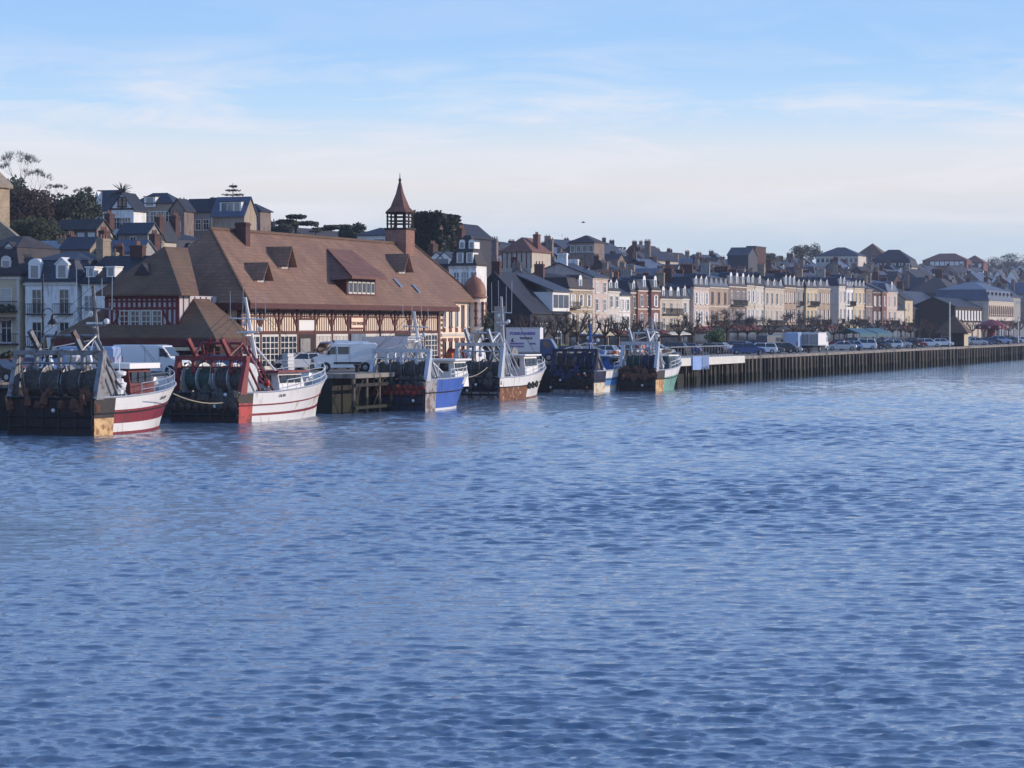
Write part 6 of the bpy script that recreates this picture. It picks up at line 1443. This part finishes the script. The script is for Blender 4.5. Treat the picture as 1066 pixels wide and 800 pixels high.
baretree('small bare tree left of the white gabled villa', 88, 214, 196, 405, 12)
baretree('feathery pale bare tree on the right skyline', 1046, 280, 266, 1150, 14, .9)
def conifer(label, px, pyb, pyt, Y, seed, w=2.2, m='leaf_dark', gap=.5, name='conifer_tree'):
    rg = random.Random(seed); X, zb = at(px, pyb, Y); _, zt = at(px, pyt, Y); H = zt - zb; o = thing(name, label, 'tree', (X, Y, zb)); t = MB(); t.tube((0, 0, -3), (0, 0, H), .18, .04); t.build('trunk', 'bark', o); c = MB(); z = H * .15
    while z < H:
        r = w * (1 - z / H) + .3
        for k in range(7): a = rg.uniform(0, 6.28); q = (math.cos(a) * r, math.sin(a) * r, z + r * .15); c.tube((0, 0, z), q, .06, .02, 3); leaves(c, (q[0] * .6, q[1] * .6, z + r * .08), (r * .45, r * .45, .18), 14, .16, rg)
        z += gap
    c.build('crown', m, o)
conifer('sparse tiered conifer above the blue-grey roofed villa', 243, 212, 191, 420, 2, 2.6, gap=.75)
conifer('small conifer beside the sparse tiered one on the hill', 223, 212, 205, 420, 5, 1.4)
conifer('tiny dark conifer on the skyline left of the bell turret', 329, 243, 235, 420, 6, 1.1)
# palm on the hill
X, z = at(127, 212, 392); o = thing('palm_tree', 'dark spiky palm on the hilltop behind the half-timbered villa', 'tree', (X, 392, z)); t = MB(); t.tube((0, 0, -4), (0, 0, 1.6), .3, .25); t.build('trunk', 'bark', o); c = MB(); rg = random.Random(4)
for k in range(26):
    a = k * 2.4; el = rg.uniform(-.2, 1.3); p0 = Vector((0, 0, 1.6)); d = Vector((math.cos(a) * math.cos(el), math.sin(a) * math.cos(el), math.sin(el)))
    for i in range(4): p1 = p0 + d * .5; c.tube(p0, p1, .12 - .025 * i, .10 - .025 * i, 4); p0 = p1; d = (d - Vector((0, 0, .22))).normalized()
c.build('crown', 'leaf_dark', o)
def stonepine(label, px, pyb, pyt, Y, w, seed):
    rg = random.Random(seed); X, zb = at(px, pyb, Y); _, zt = at(px, pyt, Y); H = zt - zb; o = thing('stone_pine', label, 'tree', (X, Y, zb)); t = MB(); t.tube((0, 0, -4), (.5, 0, H * .6), .28, .2); c = MB()
    for k in range(5): q = (rg.uniform(-w, w) * .7, rg.uniform(-w, w) * .5, H * rg.uniform(.5, .9)); t.tube((.5, 0, H * .5), q, .12, .06); leaves(c, q, (w * .5, w * .5, H * .10), 500, .26, rg)
    t.build('trunk', 'bark', o); c.build('crown', 'leaf_dark', o)
stonepine('flat-topped pine with layered crown above the market ridge', 306, 243, 223, 420, 3.6, 2)
stonepine('flat dark pine low on the market ridge skyline', 352, 243, 235, 425, 2.8, 7)
for k, (px, py, Y, rx, rz, lb) in enumerate(((278, 233, 415, 2.6, 3.4, 'round dark tree between the hilltop villas and the flat-topped pine'), (293, 240, 415, 2.4, 2.2, 'low dark bush left of the flat-topped pine'), (365, 240, 425, 3, 2.2, 'dark treetops just left of the bell turret'),
        (832, 262, 640, 3.2, 3.4, 'dark tree left of the long hilltop hotel'), (843, 260, 640, 3, 3.5, 'taller dark tree touching the long hilltop hotel'), (800, 268, 600, 3.4, 2.2, 'low tree right of the square tower block'), (1036, 272, 640, 4, 3, 'dark tree beside the feathery bare tree'),
        (1062, 271, 640, 4, 4, 'dark tree at the right edge skyline'), (815, 272, 560, 4, 3, 'dark bushes on the slope above the tall dormers'), (895, 283, 560, 5, 5, 'reddish bare thicket between the two hilltop hotels'), (975, 285, 600, 5, 4, 'dark shrubbery below the red-brick mansion'), (955, 283, 600, 4, 4, 'dark shrubbery right of the cream-balcony hotel'), (1060, 288, 560, 5, 6, 'dark green mass at the right edge hillside'),
        (519, 290, 360, 3, 3, 'dark shrubs on the slope between turret and gabled house'))):
    if px > 500:
        Y0 = raygnd(px, py + rz / 600 * F * .8) or W(U(px, 150), 150)[1]; rx *= Y0 / 620; rz *= Y0 / 620; Y = Y0
    X, z = at(px, py, Y); o = bush(lb, (X, Y, z - rz * .9), (rx, rx, rz * .75), 1500, 'leaf_dark' if k != 9 else 'twig', .28, 'round_tree', 'tree', 'dark trees among the hillside houses', 6, seed=k + 60)
# ivy-covered square wall
X, zt = at(432, 224, 352); iv = thing('ivy_wall', 'tall square house side completely covered in dark ivy right of the bell turret', 'building', (X, 352, QZ), ROTB); s = MB(); wv = 26 / F * 352 / math.cos(ROTB); s.box(0, wv, 0, 7, 0, zt - QZ - .5); s.build('wall', 'grey_brown', iv)
c = MB(); rg = random.Random(6)
for k in range(5200):
    f = rg.random(); p = (rg.uniform(-.3, wv + .3), -.15 - abs(rg.gauss(0, .2)), rg.uniform(zt - QZ - 13, zt - QZ + rg.uniform(-.2, .6))) if f < .6 else ((wv + .15 + abs(rg.gauss(0, .2)), rg.uniform(0, 7), rg.uniform(zt - QZ - 13, zt - QZ)) if f < .85 else (rg.uniform(0, wv), rg.uniform(0, 7), zt - QZ - .4 + rg.random() * .5))
    a = Vector((rg.uniform(-1, 1), rg.uniform(-1, 1), rg.uniform(-1, 1))).normalized(); b = a.orthogonal(); q = rg.uniform(.16, .34); p = Vector(p); c.add([p - a * q, p + b * q, p + a * q, p - b * q], [(0, 1, 2, 3)])
c.build('ivy', 'ivy', iv)
# ------------------------------------------------------------------ street furniture and small things
def lamp(label, px, v, H, arm=True, m='iron', group=None, both=False):
    o = thing('street_lamp', label, 'street lamp', W(U(px, v), v, QZ), ROTB, group); s = MB(); s.lathe([(.22, 0), (.2, .5), (.11, .7), (.09, 1.4), (.07, H * .8), (.045, H)], n=10); s.lathe([(.12, H * .42), (.14, H * .43), (.12, H * .44)], n=10); s.build('pole', m, o)
    if arm:
        a = MB(); pts = [(0, 0, H * .50)] + [(.38 - .38 * math.cos(t), 0, H * .62 + .38 * math.sin(t)) for t in [i * math.pi / 8 for i in range(9)]]; a.path(pts, .035, 6); a.build('arm', m, o)
        l = MB(); l.lathe([(.03, H * .62 - .02), (.10, H * .60), (.14, H * .57), (.36, H * .53), (.36, H * .52), (.02, H * .52)], (.76, 0, 0), 12); la = l.build('lantern', m, o); q = MB(); q.ell((.76, 0, H * .51), (.13, .13, .12), 8); q.build('bulb_glass', 'offwhite', la)
    return o
lamp('tall black lamp post with one hanging lantern in front of the white balcony house', 45, 12, 7.4)
for (px, v, py, lb) in ((1018, 1.4, 331, 'thin grey pole on the quay edge near the red carousel'), (988.5, 1.2, 314, 'tall white mast standing in front of the pyramid-roofed kiosk'), (1061, 1.4, 330, 'slim grey pole at the right end of the quay')):
    if px == 1018: px = 1060; lb = 'slim grey pole on the quay edge right of the silver cars'
    elif px == 1061: continue
    Hh = ZH(px, v, py) - QZ; o = thing('pole', lb, 'pole', W(U(px, v), v, QZ)); s = MB(); s.tube((0, 0, 0), (0, 0, Hh), .14, .09, 8); s.build('shaft', 'galv', o); s = MB(); s.lathe([(.25, 0), (.25, .12), (.16, .2)], n=10); s.ell((0, 0, Hh), (.13, .13, .13), 8); s.build('foot_plate', 'steel', o)
for px, lb in ((188, 'left of the two thin telegraph poles on the hill'), (192, 'right of the two thin telegraph poles on the hill')):
    X, z = at(px, 213, 395); _, zt = at(px, 206, 395); o = thing('telegraph_pole', lb, 'pole', (X, 395, z - 3)); s = MB(); s.tube((0, 0, 0), (0, 0, zt - z + 3), .10, .08); s.box(-.5, .5, -.05, .05, zt - z + 2.6, zt - z + 2.7); s.build('shaft', 'timber_dark', o)
# kiosk with pyramid roof
v = 5.5; r = thing('kiosk', 'square waterfront kiosk with orange-brown pyramid roof and tan right side', 'kiosk', W(U(975, v), v, QZ), ROTB); k = W(U(985, v), v)[1] / F; w = 30 * k; zk = ZH(985, v, 347) - QZ; zt = ZH(988, v + 3, 329) - QZ
s = MB(); s.box(.5, w - .5, .5, w - .5, -.1, zk); s.build('wall', 'slate_dark', r); s = MB(); s.box(w - .52, w - .44, .6, w - .6, .1, zk - .1); s.build('side_panel', 'yellow_render', r)
s = MB(); s.box(-.3, w + .3, -.3, w + .3, zk, zk + .15); s.fr((-.3, w + .3, -.3, w + .3), zk + .15, (w / 2 - .1, w / 2 + .1, w / 2 - .1, w / 2 + .1), zt); s.build('roof', 'tile_old', r); window(r, 'F', w * .3, .9, 1.6, 1.4, (w, w), 'grey_render', 'glass').location.y = .5
s = MB(); s.box(w * .6, w * .6 + 1.2, .44, .52, 0, 2.2); s.build('door', 'timber_dark', r)
# carousel
v = 9; r = thing('carousel', 'small dark red round carousel booth left of the arcade building', 'carousel', W(U(1032, v), v, QZ)); R_ = 3.2; s = MB(); s.lathe([(R_, 0), (R_, .3), (.3, .3)], n=20); s.build('platform', 'timber_red', r)
s = MB(); s.lathe([(R_ * 1.05, 3.1), (R_ * 1.08, 3.9), (R_ * .6, 4.6), (.2, 5.2)], n=20); o = s.build('canopy', 'red_paint', r); s = MB()
for j in range(10): a = j * .628; s.ell((R_ * 1.1 * math.cos(a), R_ * 1.1 * math.sin(a), 3.5), (.32, .32, .32), 6)
s.build('rounding_boards', 'pinkish', o); s = MB()
for j in range(10): a = j * .628; s.tube((R_ * .95 * math.cos(a), R_ * .95 * math.sin(a), .3), (R_ * .95 * math.cos(a), R_ * .95 * math.sin(a), 3.1), .06)
s.tube((0, 0, .3), (0, 0, 4.6), .9, .9, 10); s.build('columns', 'red_paint', r)
# aqua awnings / market tents
for px, lb in ((903, 'aqua canvas stall canopy left of its darker neighbour before the terrace'), (921, 'aqua canvas stall canopy right of its neighbour before the terrace')):
    v = 22; o = thing('stall_canopy', lb, 'canopy', W(U(px - 8, v), v, QZ), ROTA); wl = U(px + 8, v) - U(px - 8, v); zt = ZH(px, v, 342) - QZ; s = MB(); s.prism([(0, zt * .72), (2.5, zt), (5, zt * .72), (5, zt * .68), (2.5, zt * .95), (0, zt * .68)], 'x', 0, wl); s.box(0, wl, -.04, .02, zt * .5, zt * .72); s.build('canopy', 'aqua', o)
    s = MB()
    for a in range(5):
        for b in (0.1, 4.9): s.tube((.2 + a * (wl - .4) / 4, b, 0), (.2 + a * (wl - .4) / 4, b, zt * .7), .05)
    s.build('poles', 'galv', o)
# railing, white barrier and tarp-covered gangway at the pontoon
v = -.9; ua, ub = U(703, v), U(773, v)
o = thing('landing_stage', 'pale concrete landing stage projecting from the quay behind the green trawler', 'landing stage', W(ua, v, 0), ROTA); L = ub - ua; s = MB(); s.box(0, L, -.3, 2.6, QZ - .75, QZ + .12); s.build('deck', 'offwhite', o)
for j in range(9): s = MB(); s.tube((.5 + j * (L - 1) / 8, .0, -3), (.5 + j * (L - 1) / 8, .0, QZ - .76), .16, n=8); s.build('pile', 'quay_pile', o)
s = MB(); u_ = 0
while u_ < L: s.box(u_, u_ + .06, 1.2, 1.26, QZ + .12, QZ + 1.35); u_ += 1.3
s.box(0, L, 1.18, 1.28, QZ + 1.3, QZ + 1.42); s.box(0, L, 1.2, 1.27, QZ + .25, QZ + .32); s.build('railing', 'steel', o)
s = MB(); a = U(717, v) - ua; b = U(733, v) - ua
t = thing('tarp_box', 'blue tarpaulin hanging over the edge of the landing stage', 'tarpaulin', W(ua + a, v, 0), ROTA); s.box(0, (b - a) * .55, -.5, -.34, QZ - 1.25, QZ + .3); s.build('left_sheet', 'tarp_blue', t)
s = MB(); rg = random.Random(3); n = 14
for j in range(n): x = (b - a) * .55 + j * (b - a) * .45 / n; s.box(x, x + (b - a) * .45 / n, -.52 - .08 * (j % 2), -.36, QZ - 1.0 - .25 * math.sin(j * 1.1), QZ + .3)
s.build('right_sheet', 'car_ice', t)
# large white sacks on the nearest trawler are in its net heap; seagull in the sky
X, z = at(607, 232, 240); o = thing('seagull', 'dark speck of a gull flying above the rooftops', 'bird', (X, 240, z)); s = MB(); s.ell((0, 0, 0), (.28, .09, .09), 8); s.ell((.27, 0, .04), (.09, .07, .07), 8); s.prism([(-.45, 0), (-.2, .02), (-.2, -.03)], 'y', -.08, .08)
s.add([(.1, 0, .04), (-.12, 0, .04), (-.05, .35, .2), (.1, .35, .2), (-.12, .72, .1), (-.08, .72, .1)], [(0, 1, 2, 3), (3, 2, 4, 5)]); s.add([(.1, 0, .04), (-.12, 0, .04), (-.05, -.35, .2), (.1, -.35, .2), (-.12, -.72, .1), (-.08, -.72, .1)], [(0, 1, 2, 3), (3, 2, 4, 5)])
s.build('body', 'grey_brown', o); o.scale = (.6, .6, .6)
# stacked crates and gear on the quay by the vans and behind the boats
g = random.Random(31)
for k, (px, v, m_, lb) in enumerate(((196, 8.8, 'aqua', 'stack of aqua fish crates behind the nearest trawler bow'), (408, 2.2, 'foam', 'stack of white fish crates at the rear of the panel van'), (300, 8.6, 'foam', 'stack of white fish crates before the white hatchback'), (468, 7.4, 'orange', 'stack of orange fish crates before the brick wing'), (486, 7.5, 'tarp_blue', 'stack of blue fish crates left of the lettered lorry'), (596, 7.4, 'foam', 'stack of white fish crates behind the dark nets'), (668, 7.4, 'orange', 'stack of orange crates behind the green trawler'))):
    o = thing('crate_stack', lb, 'crates', W(U(px, v), v, QZ + .01), ROTA + g.uniform(-.3, .3))
    for j in range(g.randint(3, 5)):
        s = MB(); a = g.uniform(-.06, .06); s.box(-.4 + a, .4 + a, -.3, .3, j * .3, j * .3 + .26); s.box(-.44 + a, .44 + a, -.34, .34, j * .3 + .22, j * .3 + .27); s.build('crate', m_, o)
for k, (px, v) in enumerate(((290, 8.2), (372, .5), (432, 6.9), (478, 6.9), (556, 6.9), (634, 6.9), (790, .5), (842, .5), (895, .5), (950, .5), (1004, .5), (1050, .5))):
    o = thing('bollard', f'squat iron mooring bollard on the quay edge, {ORD[k]} from left', 'bollard', W(U(px, v + .3), v + .3, QZ), 0, 'mooring bollards on the quay edge'); s = MB(); s.lathe([(.28, 0), (.2, .1), (.17, .45), (.3, .55), (.3, .65), (.05, .7)], n=10); s.build('post', 'iron', o)
# far left: hedge, cars on the market square
bush('clipped green hedge behind the railings at the left edge', Lw(4, 14), (2.2, 1.2, 1.1), 2200, 'leaf_olive', .14, seed=77)
for px, v, c, k_, lb in ((-4, 10, 'black', 'estate', 'black estate car at the left edge beside the nearest trawler'), (14, 12.5, 'red', 'hatch', 'red hatchback at the left edge behind the nearest trawler'), (34, 14, 'blue', 'hatch', 'dark blue car below the white balcony house'), (52, 16, 'silver', 'estate', 'silver estate car below the white balcony house'), (70, 14.5, 'black', 'hatch', 'black hatchback beside the light blue van')): car(lb, Lw(px, v), ROTB + rnd.uniform(-.3, .3), 'car_' + c, k_)
# gear standing on the quay behind the boats
for k, (px, v, kd, m_, lb) in enumerate(((414, 3.2, 'drum', 'blue_paint', 'blue oil drum behind the bright blue trawler'), (440, 3.0, 'door', 'steel', 'rusty steel trawl door leaning behind the bright blue trawler'), (456, 7.6, 'drum', 'red_paint', 'red oil drum before the brick wing'), (474, 7.8, 'door', 'hull_redlead', 'orange-red trawl door standing before the corner turret'),
        (495, 7.6, 'reel', 'galv', 'pale steel warp reel left of the lettered lorry'), (512, 7.6, 'bin', 'aqua', 'teal fish bin left of the lettered lorry'), (530, 7.5, 'reel', 'steel', 'dark warp reel under the lettered lorry'), (585, 8, 'bin', 'white', 'white fish bin beside the yellow-green shrub'), (605, 7.6, 'door', 'galv', 'grey trawl door behind the dark-netted trawler'),
        (625, 7.6, 'bin', 'tarp_blue', 'blue fish bin behind the lettered bow'), (640, 7.8, 'drum', 'orange', 'orange drum behind the lettered bow'), (662, 7.5, 'bin', 'white', 'white fish bin behind the green trawler gantry'), (678, 7.6, 'reel', 'blue_paint', 'blue reel behind the green trawler'), (694, 5, 'bin', 'hull_yellow', 'tan crate at the left end of the landing stage'))):
    o = thing({'drum': 'oil_drum', 'door': 'trawl_door', 'reel': 'warp_reel', 'bin': 'fish_bin'}[kd], lb, {'drum': 'drum', 'door': 'trawl door', 'reel': 'reel', 'bin': 'fish bin'}[kd], W(U(px, v), v, QZ + .01), ROTB + .4 * math.sin(k)); s = MB()
    if kd == 'drum': s.lathe([(.29, 0), (.31, .02), (.29, .3), (.31, .32), (.29, .6), (.31, .62), (.29, .88), (.2, .88)], n=12); s.build('barrel', m_, o)
    elif kd == 'door': s.prism([(-.9, .1), (.7, .05), (1.0, .6), (.8, 1.5), (-.7, 1.6), (-1.0, .9)], 'y', -.06, .06); s.build('panel', m_, o); s = MB(); s.box(-.8, .8, -.16, -.06, .7, .85); s.tube((0, -.1, .3), (0, -.5, 1.0), .04); s.build('bracket', 'steel', o)
    elif kd == 'reel':
        s.lathe([(.35, -.6), (.45, -.3), (.45, .3), (.35, .6)], (0, 0, .8), 12, ax='x'); s.build('core', 'net_grey', o)
        for sx in (-.66, .6): s = MB(); s.lathe([(.78, sx), (.8, sx + .03), (.78, sx + .06), (.1, sx + .06)], (0, 0, .8), 16, ax='x'); s.build('flange', m_, o)
    else: s.fr((-.5, .5, -.4, .4), .1, (-.58, .58, -.48, .48), .85); s.box(-.62, .62, -.52, .52, .85, .93); s.build('tub', m_, o); s = MB(); s.box(-.45, -.3, -.4, .4, 0, .1); s.box(.3, .45, -.4, .4, 0, .1); s.build('feet', 'black', o)
# rope coils and net heaps lying on the quay
for k, (px, v, m_, lb) in enumerate(((205, 8.8, 'net_rust', 'brown net heap on the quay between the two nearest trawlers'), (215, 8.7, 'net_grey', 'grey net heap on the quay behind the green net drums'), (425, 7.6, 'net_green', 'green net heap on the quay behind the blue trawler'), (500, 7.8, 'net_blue', 'dark blue net heap on the quay before the lettered lorry'), (575, 7.7, 'net_blue', 'blue-black net heap under the yellow-green shrub'), (655, 7.7, 'net_grey', 'grey net heap on the quay between the last two trawlers'))):
    s = MB(); rg = random.Random(k)
    for j in range(22): s.ell((rg.uniform(-1.4, 1.4), rg.uniform(-.7, .7), .25 + rg.uniform(0, .45)), (rg.uniform(.3, .6), rg.uniform(.3, .5), rg.uniform(.2, .4)), 7, jit=.22, rg=rg)
    tag(s.build('net_heap', m_, None, W(U(px, v), v, QZ), ROTA), lb, 'fishing net')

# ------------------------------------------------------------------ air
hz = MB(); hz.box(-1500, 2600, -60, 3900, -1.5, 62)
hm = bpy.data.materials.new('haze_air'); hm.use_nodes = True; ht = hm.node_tree; ht.nodes.clear()
ho = ht.nodes.new('ShaderNodeOutputMaterial'); hv = ht.nodes.new('ShaderNodeVolumePrincipled'); hv.inputs['Color'].default_value = (.72, .80, 1, 1)
hv.inputs['Density'].default_value = .00013; hv.inputs['Anisotropy'].default_value = 0.1; ht.links.new(hv.outputs[0], ho.inputs['Volume'])
M['haze'] = hm; ha = hz.build('haze', 'haze'); ha['kind'] = 'stuff'
ground()
